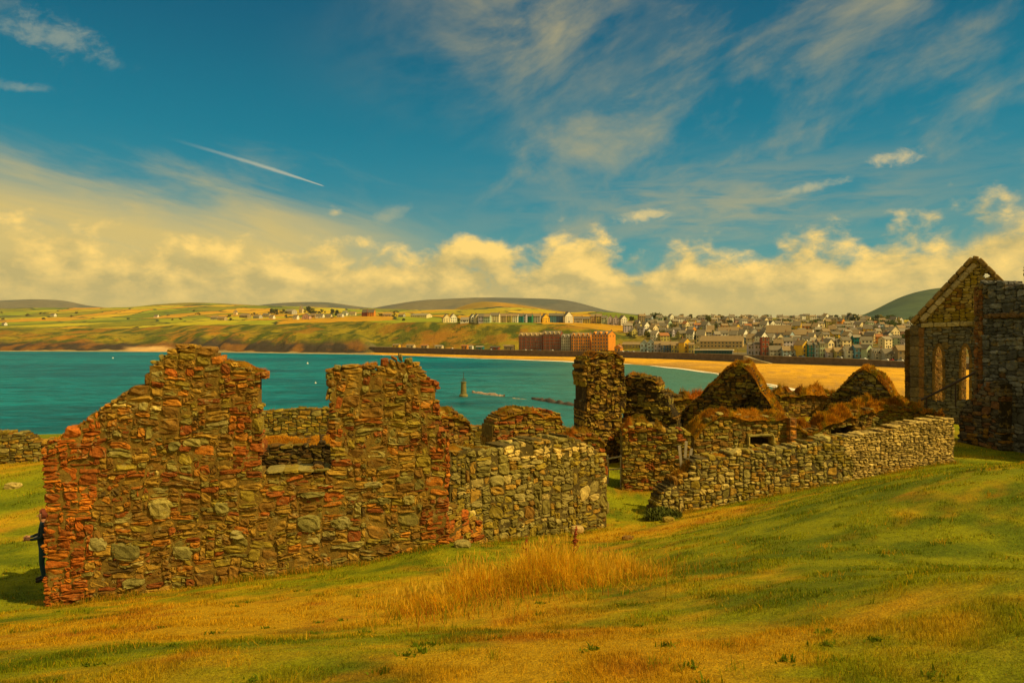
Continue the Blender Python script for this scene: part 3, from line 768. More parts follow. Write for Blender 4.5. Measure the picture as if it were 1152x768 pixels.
    # 5 --- long outer wall on the cliff edge
    w = Wall((-120, 31.5), (660, 35.5), .9, [(-120,600),(-120,480),(-40,482),(0,486),(28,488),(38,496),(60,494),(120,480),(200,470),(296,462),(330,460),(372,459),(440,461),(500,470),(528,478),(556,480),(600,486),(640,488),(660,492),(660,600)], 15)
    w.stones((.18, .55), (.07, .18), palette([OLIVE, SLATE, TAN, GREY, BROWN], [.32, .22, .18, .16, .12]), seg=2, warp=.06, proud=.03, rough=.014)
    w.core(col=(.09, .065, .02)); o = w.build('boundary_wall', 'long low grey outer wall along the cliff edge, sea behind it', MAT_STONE_FAR, 'boundary wall')
    w.turf([(-120,660,480,.03,.09,DRY,140)], o, over=-.1)

    # 6 --- turf-topped inner wall seen through the window gap
    w = Wall((270, 21.0), (420, 22.0), 1.9, [(270,580),(270,504),(300,499),(340,500),(372,498),(420,499),(420,580)], 16)
    w.stones((.16, .48), (.07, .17), palette([(.12, .06, .01), (.15, .10, .012), (.06, .036, .008), BROWN], [.35, .25, .25, .15]), seg=3, warp=.05, proud=.04)  # stone colours darkened to paint in the shadow inside the gap
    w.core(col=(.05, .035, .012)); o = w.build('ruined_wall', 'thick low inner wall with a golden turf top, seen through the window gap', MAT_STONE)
    w.turf([(272,418,500,.12,.07,GOLD,5200)], o, over=-.05)
    w2 = Wall((322, 18.2), (372, 18.0), .25, [(326,530),(368,516),(371,518),(371,528),(330,532)], 17)
    w2.stones((.3, .9), (.2, .3), palette([GREY, SLATE], [.6, .4]), seg=3, warp=.0); w2.core(depth=.02, inset=.02, cell=.05, col=(.12, .10, .05))
    # 7 --- tower stump
    w = Wall((650, 36.0), (706, 36.6), 1.9, [(657,560),(656,470),(658,440),(655,420),(657,407),(661,400),(668,399),(671,394),(682,397),(690,393),(697,397),(703,402),(704,424),(706,450),(700,470),(702,560)], 18)
    w.stones((.16, .5), (.10, .26), palette([(0.30, .17, .025), OLIVE, BROWN, (.36, .22, .03), DARK, RED2], [.28, .22, .2, .15, .08, .07]), seg=3, warp=.06, proud=.10, rough=.03, big=.08)
    w.core(col=(.05, .03, .01)); o = w.build('ruined_tower', 'tall narrow stump of a broken tower, yellow with lichen, left of the broken wall', MAT_STONE_FAR, 'ruined tower')
    w.turf([(658,703,397,.05,.10,HEATH,260)], o)
    # 8 --- broken wall to its right, leaning masonry
    w = Wall((702, 37.2), (766, 36.0), 1.6, [(700,560),(700,424),(708,420),(722,422),(734,424),(742,430),(742,440),(752,446),(754,458),(760,468),(764,480),(766,560)], 19)
    w.stones((.2, .7), (.08, .24), palette([BROWN, DARK, SLATE, OLIVE, GREY], [.28, .2, .22, .18, .12]), seg=3, warp=.08, proud=.16, rough=.035, big=.10)
    w.core(col=(.04, .028, .01)); o = w.build('ruined_wall', 'jagged broken wall of dark slabs joined to the right of the tower stump', MAT_STONE_FAR)
    w.turf([(702,740,424,.08,.12,MOSS,300)], o)
    # 9 --- shaded return wall lining the passage
    w = Wall((699, 37.2), (704, 31.8), .8, [(697,560),(696,470),(699,476),(701,484),(702,560)], 20)
    w.stones((.2, .55), (.08, .2), palette([BROWN, DARK, SLATE], [.4, .3, .3]), seg=2, warp=.05); w.core()
    w.build('ruined_wall', 'dark return wall lining the right side of the narrow passage', MAT_STONE_FAR)
    # 10 --- red-capped wall right of the passage
    w = Wall((700, 30.2), (778, 30.0), 1.1, [(699,600),(699,486),(706,480),(722,476),(738,477),(752,482),(766,484),(778,486),(779,600)], 21)
    w.stones((.16, .45), (.08, .18), palette([OLIVE, RED2, TAN, SLATE, BROWN], [.32, .14, .2, .2, .14]), seg=3, warp=.05, proud=.05)
    w.core(); o = w.build('ruined_wall', 'waist high wall with a bright rust red cap, right of the passage rails', MAT_STONE)
    w.turf([(700,746,478,.18,.12,MOSS,1100)], o)
    # 11 --- gables of the roofless houses
    w = Wall((756, 38.0), (882, 34.5), 1.0, [(752,540),(756,474),(764,466),(776,452),(788,444),(796,432),(806,424),(814,414),(824,408),(834,407),(842,412),(850,424),(858,437),(866,449),(874,460),(884,471),(884,540)], 22)
    w.holes([[(831,480),(831,460),(835,450),(842,443),(850,446),(853,480)]])
    w.stones((.18, .5), (.08, .2), palette([SLATE, DARK, BROWN, OLIVE, (.16, .13, .08)], [.34, .2, .2, .14, .12]), seg=3, warp=.05, proud=.07, rough=.02)
    w.core(col=(.04, .03, .015)); o = w.build('gable_end', 'pointed dark stone gable with a doorway gap, left of two gables', MAT_STONE_FAR, 'gable')
    w.turf([(757,822,440,.06,.10,HEATH,300),(818,884,420,.15,.12,HEATH,1500)], o, over=.1)
    bk = Wall((812, 37.0), (868, 36.0), .5, [(822,540),(822,436),(864,440),(864,540)], 23)
    bk.stones((.2, .5), (.09, .2), palette([SLATE, GREY], [.6, .4]), seg=2); bk.core(col=(.05, .05, .03)); bk.build('niche_back', '', MAT_STONE_FAR, parent=o)
    w = Wall((905, 40.5), (1024, 36.5), 1.0, [(905,540),(910,470),(922,462),(930,450),(940,440),(950,428),(958,420),(966,414),(974,412),(982,416),(994,428),(1004,443),(1016,454),(1026,461),(1026,540)], 24)
    w.stones((.18, .5), (.08, .2), palette([SLATE, DARK, BROWN, GREY, (.17, .14, .085)], [.36, .16, .16, .12, .2]), seg=3, warp=.05, proud=.05, rough=.02)
    w.core(col=(.04, .03, .015)); o = w.build('gable_end', 'pointed grey slate gable with thick turf on its right slope, nearer the church', MAT_STONE_FAR, 'gable')
    w.turf([(908,968,440,.06,.10,HEATH,300),(962,1026,430,.15,.12,HEATH,1500)], o, over=.1)
    # 12 --- long back wall in front of the gables
    w = Wall((782, 31.2), (896, 32.2), 1.2, [(780,560),(780,492),(790,478),(800,468),(812,463),(830,466),(850,468),(870,468),(886,466),(894,470),(896,560)], 25)
    w.holes([[(844,501),(844,491),(868,490),(868,501)]])
    w.stones((.18, .5), (.08, .2), palette([OLIVE, TAN, SLATE, BROWN, GREY], [.34, .2, .16, .18, .12]), seg=3, warp=.05, proud=.05)
    def shade_block(c4):  # dark block set behind a window opening, standing in for the shade inside
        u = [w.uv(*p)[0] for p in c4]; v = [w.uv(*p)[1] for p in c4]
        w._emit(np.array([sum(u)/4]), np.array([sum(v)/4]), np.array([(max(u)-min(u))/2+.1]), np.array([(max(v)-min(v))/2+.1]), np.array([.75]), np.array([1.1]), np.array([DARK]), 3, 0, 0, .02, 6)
    shade_block([(844,501),(844,491),(868,490),(868,501)])
    w.core(); o = w.build('ruined_wall', 'turf topped house wall with a small low window, below the doorway gable', MAT_STONE)
    w.turf([(781,895,468,.15,.14,HEATH,1800)], o, over=.12)
    L = Wall((840, 31.65), (872, 31.95), .5, [(840,506),(840,488),(872,487),(872,506)], 26)
    u0, v0 = L.uv(841, 490); u1, v1 = L.uv(871, 489); ua, va = L.uv(842.5, 496)
    L._emit(np.array([(u0+u1)/2, ua, u1-.03]), np.array([(v0+v1)/2, va, va]), np.array([(u1-u0)/2, .05, .05]), np.array([.05, .24, .24]), np.full(3, -.07), np.full(3, .4), np.array([GREY, PALE, PALE]), 4, 0, 0, .006, 6)
    L.build('window_surround', '', MAT_STONE, parent=o)
    w = Wall((893, 32.0), (1062, 35.0), 1.2, [(893,560),(893,474),(900,480),(912,482),(934,472),(956,464),(980,458),(1000,455),(1030,458),(1056,462),(1062,466),(1062,560)], 27)
    w.holes([[(937,490),(937,483),(961,478),(961,489)]])
    w.stones((.18, .5), (.08, .2), palette([OLIVE, BROWN, SLATE, DARK, TAN], [.3, .22, .2, .14, .14]), seg=3, warp=.05, proud=.05)
    shade_block([(937,490),(937,483),(961,478),(961,489)])
    w.core(); o = w.build('ruined_wall', 'overgrown house wall climbing to the church, with a dark slot window', MAT_STONE)
    w.turf([(894,1060,465,.20,.17,HEATH,4200)], o, over=.16)
    pil = Wall((889, 31.8), (899, 31.9), .5, [(889,530),(889,470),(898,470),(898,530)], 28)
    pil.stones((.4, .5), (.2, .3), palette([ORANGE, (.36, .13, .02)], [.5, .5]), seg=3, warp=0, proud=.02); pil.core(depth=.04, inset=.03, cell=.05, col=(.2, .09, .02))
    pil.build('door_jamb', '', MAT_STONE, parent=o)
    # low ruins between the gables, further back
    w = Wall((876, 43), (946, 44), 1.2, [(876,520),(876,444),(888,440),(900,442),(916,440),(946,444),(946,520)], 29)
    w.stones((.2, .5), (.09, .2), palette([BROWN, DARK, OLIVE], [.4, .3, .3]), seg=2); w.core(); o = w.build('ruined_wall', 'overgrown low wall in the dip between the two gables', MAT_STONE_FAR)
    w.turf([(877,945,442,.25,.2,HEATH,700)], o, over=.2)
    w = Wall((744, 41), (800, 42), 1.2, [(744,520),(744,446),(760,444),(780,446),(800,448),(800,520)], 30)
    w.stones((.2, .5), (.09, .2), palette([BROWN, DARK, OLIVE, RED2], [.3, .3, .3, .1]), seg=2); w.core(); o = w.build('ruined_wall', 'low turf covered wall between the tower ruin and the first gable', MAT_STONE_FAR)
    w.turf([(745,799,446,.2,.2,MOSS,700)], o, over=.2)
    # 13 --- the bright wall running right
    w = Wall((738, 25.2), (1076, 28.2), .8, [(733,620),(736,574),(742,556),(752,545),(762,538),(776,530),(780,516),(800,513),(830,510),(860,506),(884,503),(900,500),(924,494),(950,490),(966,488),(985,487),(1010,480),(1040,474),(1064,470),(1075,471),(1077,600)], 31)
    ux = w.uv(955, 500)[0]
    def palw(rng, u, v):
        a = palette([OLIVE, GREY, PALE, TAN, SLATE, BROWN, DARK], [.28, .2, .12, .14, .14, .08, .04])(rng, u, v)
        b = palette([(.58, .40, .10), (.50, .34, .09), (.42, .29, .07), (.62, .44, .12), TAN], [.3, .25, .2, .15, .1])(rng, u, v)  # stronger sunlight on the far end put into brighter stone colours
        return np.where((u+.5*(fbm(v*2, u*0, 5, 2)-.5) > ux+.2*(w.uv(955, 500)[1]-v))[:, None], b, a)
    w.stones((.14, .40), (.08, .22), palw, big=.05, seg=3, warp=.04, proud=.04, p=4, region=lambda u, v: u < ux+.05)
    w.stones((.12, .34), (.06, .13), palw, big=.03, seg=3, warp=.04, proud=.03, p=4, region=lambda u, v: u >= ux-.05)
    w.core(col=(.09, .065, .02)); o = w.build('ruined_wall', 'long bright rubble wall running right from the grass path, sunlit at its far end', MAT_STONE)
    w.turf([(757,780,535,.08,.12,MOSS,1600),(790,950,505,.03,.06,DRY,200)], o, over=-.15)
build_ruins()

# ------------------------------------------------------------------ church at the right
def build_church():
    mats = MAT_STONE_FAR
    w = Wall((1026, 41.5), (1148, 38.6), 1.15, [(1026,560),(1026,362),(1040,346),(1060,324),(1080,303),(1094,291),(1102,292),(1112,302),(1126,318),(1150,344),(1150,560)], 40)
    def lancet(x0, x1, y0, y1):
        xm = (x0+x1)/2
        return [(x0, y1), (x0, y0+16), (x0+1.2, y0+8), (xm, y0), (x1-1.2, y0+8), (x1, y0+16), (x1, y1)]
    w.holes([lancet(1051.5, 1060.5, 388, 452), lancet(1081.5, 1090.5, 387, 450), [(1108, 311), (1108, 307), (1113, 307), (1113, 311)]])
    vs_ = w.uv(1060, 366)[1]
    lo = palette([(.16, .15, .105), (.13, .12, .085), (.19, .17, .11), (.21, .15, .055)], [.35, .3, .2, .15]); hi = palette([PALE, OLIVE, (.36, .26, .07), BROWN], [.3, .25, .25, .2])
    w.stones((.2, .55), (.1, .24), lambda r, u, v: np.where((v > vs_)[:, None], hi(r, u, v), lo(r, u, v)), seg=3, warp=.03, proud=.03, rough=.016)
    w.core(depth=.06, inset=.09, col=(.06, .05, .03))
    o = w.build('church_gable', 'roofless church gable with two tall lancet windows and sloping coping', mats, 'church')
    def strip(name, pts, hv, d0, d1, col, seg=4):
        s = Wall((1026, 41.5), (1148, 38.6), .4, [(1026,400),(1148,400),(1148,300)], 41)
        uv = [s.uv(*p) for p in pts]
        for (a, b) in zip(uv[:-1], uv[1:]):
            n = max(1, int(math.hypot(b[0]-a[0], b[1]-a[1])/.6))
            for i in range(n):
                p0 = (a[0]+(b[0]-a[0])*i/n, a[1]+(b[1]-a[1])*i/n); p1 = (a[0]+(b[0]-a[0])*(i+1)/n, a[1]+(b[1]-a[1])*(i+1)/n)
                ang = math.atan2(p1[1]-p0[1], p1[0]-p0[0]); L = math.hypot(p1[0]-p0[0], p1[1]-p0[1])
                pts_, fs = SHELLS[seg]; r = np.abs(pts_).max(1)/(np.abs(pts_)**7).sum(1)**(1/7); q = pts_*r[:, None]
                lu = q[:, 0]*L*.495; lv = q[:, 2]*hv/2
                U = (p0[0]+p1[0])/2+lu*math.cos(ang)-lv*math.sin(ang); V = (p0[1]+p1[1])/2+lu*math.sin(ang)+lv*math.cos(ang)
                D = (d0+d1)/2+q[:, 1]*(d1-d0)/2+s.rng.normal(0, .008, len(q))
                s.V.append(s.world(U, V, D)); s.C.append(np.tile(np.array(col)*s.rng.uniform(.8, 1.2), (len(q), 1))); s.Q.append(fs+s.n0); s.n0 += len(q)
        return s.build(name, '', mats, parent=o)
    strip('coping', [(1025, 363), (1094, 290), (1101, 291), (1128, 318)], .26, -.22, 1.3, (.30, .19, .06))
    strip('coping', [(1036, 361), (1097, 297)], .30, -.10, .3, (.42, .33, .17))
    strip('string_course', [(1036, 366), (1126, 363)], .26, -.16, .3, (.42, .33, .14))
    for (a, b) in ((1051, 1061), (1081, 1091)):
        strip('window_surround', [(a-.8, 450), (a-.8, 402), (a, 394), ((a+b)/2, 386), (b, 394), (b+.8, 402), (b+.8, 450)], .15, -.035, .3, (.20, .12, .03))
    strip('corner_stones', [(1029, 470), (1029, 366)], .5, -.07, .4, (.16, .12, .06))
    strip('corner_stones', [(1036, 470), (1036, 368)], .35, -.05, .4, (.26, .13, .04))
    # the nave wall behind the gable, sunlit on its inner side and seen through the lancets
    g0 = np.array(P(1034, 380, 41.9)[:2]); g1 = g0+np.array((.70, .714))*13
    px1 = CX+F*g1[0]/g1[1]; hz = lambda z, Y: CY-(z-EYE)*F/Y
    n = Wall((CX+F*g0[0]/g0[1], g0[1]), (px1, g1[1]), .9, [(0, 0), (1, 1), (2, 0)], 43); L_ = n.L
    n.poly = [(0.3, 12.5), (L_, 12.5), (L_, 21.5), (L_*.7, 21.3), (L_*.4, 20.9), (0.3, 20.5)]
    n.stones((.25, .6), (.1, .25), palette([(.15, .072, .012), (.18, .085, .012), (.13, .075, .014)], [.4, .3, .3]), seg=2, warp=.03, proud=.03)
    n.core(); n.build('nave_wall', 'sunlit inner nave wall of the church glimpsed through the lancet windows', mats, 'church wall')
    # tower-like wall with battlements in front of it
    w = Wall((1097, 33.5), (1290, 26.5), 1.3, [(1097,600),(1097,440),(1099,319),(1128,314),(1131,322),(1136,322),(1150,318),(1150,300),(1157,298),(1159,316),(1200,306),(1203,285),(1240,270),(1244,296),(1290,280),(1290,640)], 44)
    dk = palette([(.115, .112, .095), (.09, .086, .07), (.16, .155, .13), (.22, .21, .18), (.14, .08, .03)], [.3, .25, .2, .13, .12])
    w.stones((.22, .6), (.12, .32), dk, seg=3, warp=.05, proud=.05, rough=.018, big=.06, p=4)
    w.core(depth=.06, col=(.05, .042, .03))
    o = w.build('battlement_wall', 'tall shaded grey church wall with a stepped top at the right edge', mats, 'church wall')
    s = Wall((1097, 33.5), (1290, 26.5), 1.3, [(1097,600),(1280,600),(1280,300)], 45)
    us = np.arange(s.uv(1114, 355)[0], s.uv(1180, 352)[0], .42)
    s._emit(us, np.full(len(us), s.uv(1130, 355)[1]), np.full(len(us), .2), np.full(len(us), .13), np.full(len(us), -.22), np.full(len(us), .1), np.tile(np.array((.15, .085, .035)), (len(us), 1))*s.rng.uniform(.6, 1.3, (len(us), 1)), 3, .01, 0, .02, 4)
    s.build('corbels', '', mats, parent=o)
    q = Wall((1097, 33.5), (1290, 26.5), 1.3, [(1096,520),(1096,322),(1106,322),(1106,520)], 46)
    q.stones((.3, .5), (.16, .3), palette([(.22, .09, .025), (.17, .085, .03), (.13, .09, .04)], [.4, .35, .25]), seg=3, warp=.02, proud=.03, mk_edge=False); 
    for a in q.V: a -= np.array((q.n[0], q.n[1], 0))*-.07
    q.build('corner_stones', '', mats, parent=o)
    # low ruined wall at the foot of the church, in shade
    w = Wall((1076, 33.6), (1128, 31.4), .9, [(1076,580),(1077,462),(1090,452),(1104,434),(1118,428),(1127,432),(1129,580)], 47)
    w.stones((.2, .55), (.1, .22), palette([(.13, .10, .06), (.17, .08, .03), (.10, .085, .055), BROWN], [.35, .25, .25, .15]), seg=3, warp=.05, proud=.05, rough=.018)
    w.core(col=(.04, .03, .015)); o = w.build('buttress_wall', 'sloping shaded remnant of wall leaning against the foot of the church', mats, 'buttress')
    # dark handrail that climbs beside the church
    iron = simple_mat('dark_iron', (.05, .028, .018), .6, spec=.3)
    r = empty('handrail', P(1040, 452, 34.5)); tag(r, 'dark sloping handrail climbing in front of the church windows', 'handrail')
    b0 = np.array(r.location)
    m = MB(); m.tube([P(1036, 450, 34.8)-b0, P(1070, 433, 34.0)-b0, P(1108, 413, 33.2)-b0], .055, 8); m.build('rail', iron, r)
    for (px, py, Y) in ((1042, 447, 34.66), (1075, 430.5, 33.9)):
        a = P(px, py, Y)-b0; m = MB(); m.tube([a, (a[0], a[1], a[2]-1.2)], .035, 6); m.build('post', iron, r)
build_church()

# ------------------------------------------------------------------ small things on the mound
def gz(x, y): return float(ground(np.array([x]), np.array([y]))[0])
def build_small():
    wood = simple_mat('grey_wood', (.40, .33, .2), .8, scale=9)
    a, b = P(682, 516, 31.0), P(701, 513, 30.6)
    r = empty('passage_barrier', (a[0], a[1], gz(a[0], a[1]))); tag(r, 'pale two rail barrier across the narrow passage under the tower stump', 'barrier')
    base = np.array(r.location)
    for py0, py1 in ((516, 513), (528, 527)):
        m = MB(); m.tube([P(683, py0, 31)-base, P(700, py1, 30.6)-base], .035, 8); m.build('rail', wood, r)
    for px, Y in ((684, 30.97), (699, 30.62)):
        p = P(px, 512, Y)-base; m = MB(); m.tube([(p[0], p[1]+.06, 0-.3), (p[0], p[1]+.06, p[2])], .05, 8); m.build('post', wood, r)
    # broken grey stakes where the bright wall meets the red-capped wall
    r = empty('timber_stakes', P(770, 528, 26.5)); tag(r, 'broken grey timber stakes leaning where two rubble walls meet', 'stakes')
    for (px, dz, ln) in ((767, .95, -.12), (770, 1.1, .05), (774, .85, .15)):
        p = P(px, 530, 26.5)-np.array(r.location); m = MB(); m.box(p[0]-.05, p[0]+.05, -.03, .03, -.3, dz)
        s = m.build('stake', wood, r); s.rotation_euler = (0.05, ln, 0)
    # loose pale block
    w = Wall((645, 21.2), (660, 21.3), .3, [(645,605),(645,590),(660,590),(660,605)], 50)
    u, v = w.uv(651, 597); w._emit(np.array([u]), np.array([v]), np.array([.2]), np.array([.12]), np.array([0.]), np.array([.3]), np.array([(.48, .32, .10)]), 4, 0, 0, .012, 4)
    w.build('loose_stone', 'single pale squared block lying in the grass below the stub wall', MAT_STONE, 'stone')
    # stones scattered along the foot of the big wall
    rng = np.random.default_rng(8)
    for i, (px, py, Y, s, lab) in enumerate(((520, 622, 16.2, .16, 'flat grey stone by the foot of the window wall, right end'), (706, 613, 18.5, .12, 'small brown stone beside the worn path'), (15, 557, 27, .22, 'pale boulder in the grass left of the red wall corner'), (752, 590, 23.6, .16, 'stone fallen in front of the left end of the bright wall'))):
        p = P(px, py, Y); pts, fs = SHELLS[4]; r_ = np.abs(pts).max(1)/(np.abs(pts)**3).sum(1)**(1/3); q = pts*r_[:, None]*np.array((s*1.3, s, s*.62))+rng.normal(0, s*.07, pts.shape)
        z = gz(p[0], p[1])
        o = link('fallen_stone', mesh_np('fallen_stone', q+np.array((p[0], p[1], z+s*.3)), fs, mats=[MAT_STONE], cols=np.tile(np.array((GREY, BROWN, PALE, OLIVE)[i]), (len(q), 1))))
        tag(o, lab, 'stone')
    # rust-red dock stalks that stand up out of the long grass
    mats = simple_mat('dock_seed', (.30, .055, .012), .9, scale=30); stem = simple_mat('dock_stem', (.24, .10, .02), .9)
    for (px, py, Y, h, lab) in ((645, 622, 13.5, .85, 'tallest rust red dock stalk standing above the golden grass'), (590, 618, 14.0, .62, 'small rust red dock stalk above the left part of the long grass'), (618, 622, 13.8, .5, 'low dock stalk between two taller ones'), (672, 628, 13.2, .45, 'short reddish dock stalk at the right of the long grass')):
        p = P(px, py, Y); z = gz(p[0], p[1]); r = empty('dock_plant', (p[0], p[1], z)); tag(r, lab, 'plant', 'dock stalks in the long grass')
        m = MB(); m.tube([(0, 0, -.03), (.02, .01, h*.5), (.05, .0, h)], [.012, .01, .006], 6); m.build('stem', stem, r)
        m = MB()
        for k in range(90):
            t = rng.uniform(.45, 1.02); a = rng.uniform(0, 6.28); rr = rng.uniform(.01, .07)*(1.25-t)*1.6
            c = np.array((.05*t+math.cos(a)*rr, math.sin(a)*rr, h*t+rng.normal(0, .02))); s = rng.uniform(.012, .022)
            m.add([c+(s, 0, 0), c+(0, s, 0), c+(-s, 0, 0), c+(0, -s, 0), c+(0, 0, s*1.3), c+(0, 0, -s*1.3)], [(0,1,4),(1,2,4),(2,3,4),(3,0,4),(1,0,5),(2,1,5),(3,2,5),(0,3,5)])
        m.build('seed_head', mats, r)
    # dark low bush at the end of the bright wall
    leaf = attr_mat('bush_leaf', .8, .2, scale=10, var=.3, bump=0, transl=.25)
    p = P(744, 584, 24.4); z = gz(p[0], p[1]); n = 1500
    d = rng.normal(0, 1, (n, 3)); d /= np.linalg.norm(d, axis=1)[:, None]; rad = rng.random(n)**.4
    c = d*rad[:, None]*np.array((.75, .5, .32)); c[:, 2] = np.abs(c[:, 2]); c *= (.7+.6*fbm(d[:, 0]*2+5, d[:, 1]*2+d[:, 2]*2, 3, 2))[:, None]
    B = Blades(); B.add(c, .13, .06, np.array((.075, .085, .008))*rng.uniform(.6, 1.8, (n, 1)), lean=.8, rng=rng)
    o = B.build('bush', leaf); o.location = (p[0], p[1], z); tag(o, 'dark low bush at the left end of the bright wall', 'bush')
    # weeds along the wall feet
    B = Blades()
    for (a, b, n, hmax) in (((45, 14.3), (507, 16.4), 5200, .16), ((508, 19.4), (684, 23.2), 2600, .2), ((738, 25.0), (1076, 28.0), 3600, .22), ((700, 30.0), (778, 29.8), 500, .2)):
        A0 = np.array(((a[0]-CX)/F*a[1], a[1])); B0 = np.array(((b[0]-CX)/F*b[1], b[1])); t = rng.random(n)
        q = A0+(B0-A0)*t[:, None]+np.stack([rng.normal(0, .05, n), -np.abs(rng.normal(0, .22, n))+.04], -1)
        z = ground(q[:, 0], q[:, 1]); k = sstep(.35, .7, fbm(q[:, 0]*1.8, q[:, 1]*1.8, 9, 3))
        c = np.where((rng.random(n) < .45)[:, None], np.array((.15, .165, .006)), np.array((.55, .28, .014)))*rng.uniform(.7, 1.4, (n, 1))
        B.add(np.column_stack([q, z-.02]), hmax*rng.uniform(.3, 1.1, n)*(.35+k), .010, c, lean=.5, rng=rng)
    o = B.build('weeds', MAT_BLADE); stuff(o); tag(o, 'weeds and grass growing along the feet of the ruined walls', 'weeds')
build_small()

# ------------------------------------------------------------------ the visitor behind the wall corner
def build_person():
    p = P(48.5, 649, 16.8); z = gz(p[0], p[1])
    J = {'pelvis': (0, 0, .93, .15), 'waist': (0, .0, 1.08, .135), 'chest': (0, .0, 1.32, .16), 'neck': (0, .0, 1.47, .062), 'chin': (-.01, -.02, 1.55, .075), 'head': (-.01, -.01, 1.63, .098), 'crown': (-.01, 0, 1.70, .075)}
    E = [('pelvis', 'waist'), ('waist', 'chest'), ('chest', 'neck'), ('neck', 'chin'), ('chin', 'head'), ('head', 'crown')]
    for sgn, n in ((-1, 'l'), (1, 'r')):
        J.update({'hip'+n: (.09*sgn, 0, .88, .10), 'knee'+n: (.095*sgn, -.03, .49, .062), 'ankle'+n: (.10*sgn, .02, .09, .045), 'toe'+n: (.11*sgn, -.16, .04, .036)})
        E += [('pelvis', 'hip'+n), ('hip'+n, 'knee'+n), ('knee'+n, 'ankle'+n), ('ankle'+n, 'toe'+n)]
        J.update({'sh'+n: (.19*sgn, 0, 1.40, .068), 'el'+n: (.25*sgn, -.02, 1.13, .05), 'wr'+n: (.16*sgn-.05, -.24, 1.08, .032), 'hand'+n: (.12*sgn-.06, -.32, 1.09, .034)})
        E += [('chest', 'sh'+n), ('sh'+n, 'el'+n), ('el'+n, 'wr'+n), ('wr'+n, 'hand'+n)]
        for k in range(4):
            o = (k-1.5)*.02
            J[f'f{n}{k}a'] = (.12*sgn-.06+o*.6, -.37, 1.09+o, .010); J[f'f{n}{k}b'] = (.11*sgn-.06+o*.6, -.405+abs(o)*.4, 1.075+o, .008)
            E += [('hand'+n, f'f{n}{k}a'), (f'f{n}{k}a', f'f{n}{k}b')]
        J[f't{n}a'] = (.10*sgn-.06, -.325, 1.135, .011); J[f't{n}b'] = (.09*sgn-.06, -.36, 1.145, .009); E += [('hand'+n, f't{n}a'), (f't{n}a', f't{n}b')]
    names = list(J); me = bpy.data.meshes.new('person'); me.from_pydata([J[k][:3] for k in names], [(names.index(a), names.index(b)) for a, b in E], [])
    o = link('person', me); bpy.context.view_layer.objects.active = o
    sk = o.modifiers.new('skin', 'SKIN'); 
    if not me.skin_vertices: me.attributes
    bm = bmesh.new(); bm.from_mesh(me); lay = bm.verts.layers.skin.verify(); bm.verts.ensure_lookup_table()
    for i, k in enumerate(names): bm.verts[i][lay].radius = (J[k][3], J[k][3]); bm.verts[i][lay].use_root = (k == 'pelvis')
    bm.to_mesh(me); bm.free()
    ss = o.modifiers.new('sub', 'SUBSURF'); ss.levels = ss.render_levels = 2
    dg = bpy.context.evaluated_depsgraph_get(); ev = bpy.data.meshes.new_from_object(o.evaluated_get(dg)); o.modifiers.clear(); o.data = ev
    skin = simple_mat('skin', (.42, .20, .10), .6); jacket = simple_mat('navy_jacket', (.018, .035, .05), .8); jeans = simple_mat('blue_jeans', (.025, .06, .085), .85); shoe = simple_mat('dark_shoe', (.03, .02, .015), .6)
    ev.materials.clear()
    for m in (skin, jacket, jeans, shoe): ev.materials.append(m)
    for f in ev.polygons:
        c = f.center; f.use_smooth = True
        f.material_index = 3 if c.z < .10 else 2 if c.z < .95 and c.y > -.2 else 1 if (c.z < 1.47 and c.y > -.26) else 0
    # hair cap, nose, sleeve cuff and shoulder strap
    hair = simple_mat('auburn_hair', (.16, .035, .012), .7, scale=40)
    bm = bmesh.new(); bmesh.ops.create_uvsphere(bm, u_segments=20, v_segments=12, radius=.118)
    bmesh.ops.delete(bm, geom=[v for v in bm.verts if v.co.y < -.055 and v.co.z < .055], context='VERTS')
    for v in bm.verts: v.co += Vector((random.uniform(-1, 1), random.uniform(-1, 1), random.uniform(-1, 1)))*.006; v.co.z *= 1.12; v.co.z -= .05*max(0, v.co.y*6)
    hm = bpy.data.meshes.new('hair'); bm.to_mesh(hm); bm.free(); hm.materials.append(hair); h = link('hair', hm, o); h.location = (-.01, .008, 1.645)
    m = MB(); m.tube([(-.01, -.10, 1.655), (-.01, -.125, 1.615), (-.01, -.10, 1.60)], [.008, .016, .012], 6); m.build('nose', skin, o, True)
    m = MB(); m.tube([(-.25, -.03, 1.17), (-.24, -.10, 1.09), (-.16, -.19, 1.05), (.05, -.20, 1.09), (.18, -.12, 1.16)], .018, 6); m.build('strap', simple_mat('pale_strap', (.6, .55, .5), .7), o, True)
    o.location = (p[0], p[1], z+.0); o.rotation_euler = (0, 0, math.radians(-55))
    tag(o, 'person in a dark navy jacket and jeans half hidden behind the red wall corner', 'person')
build_person()

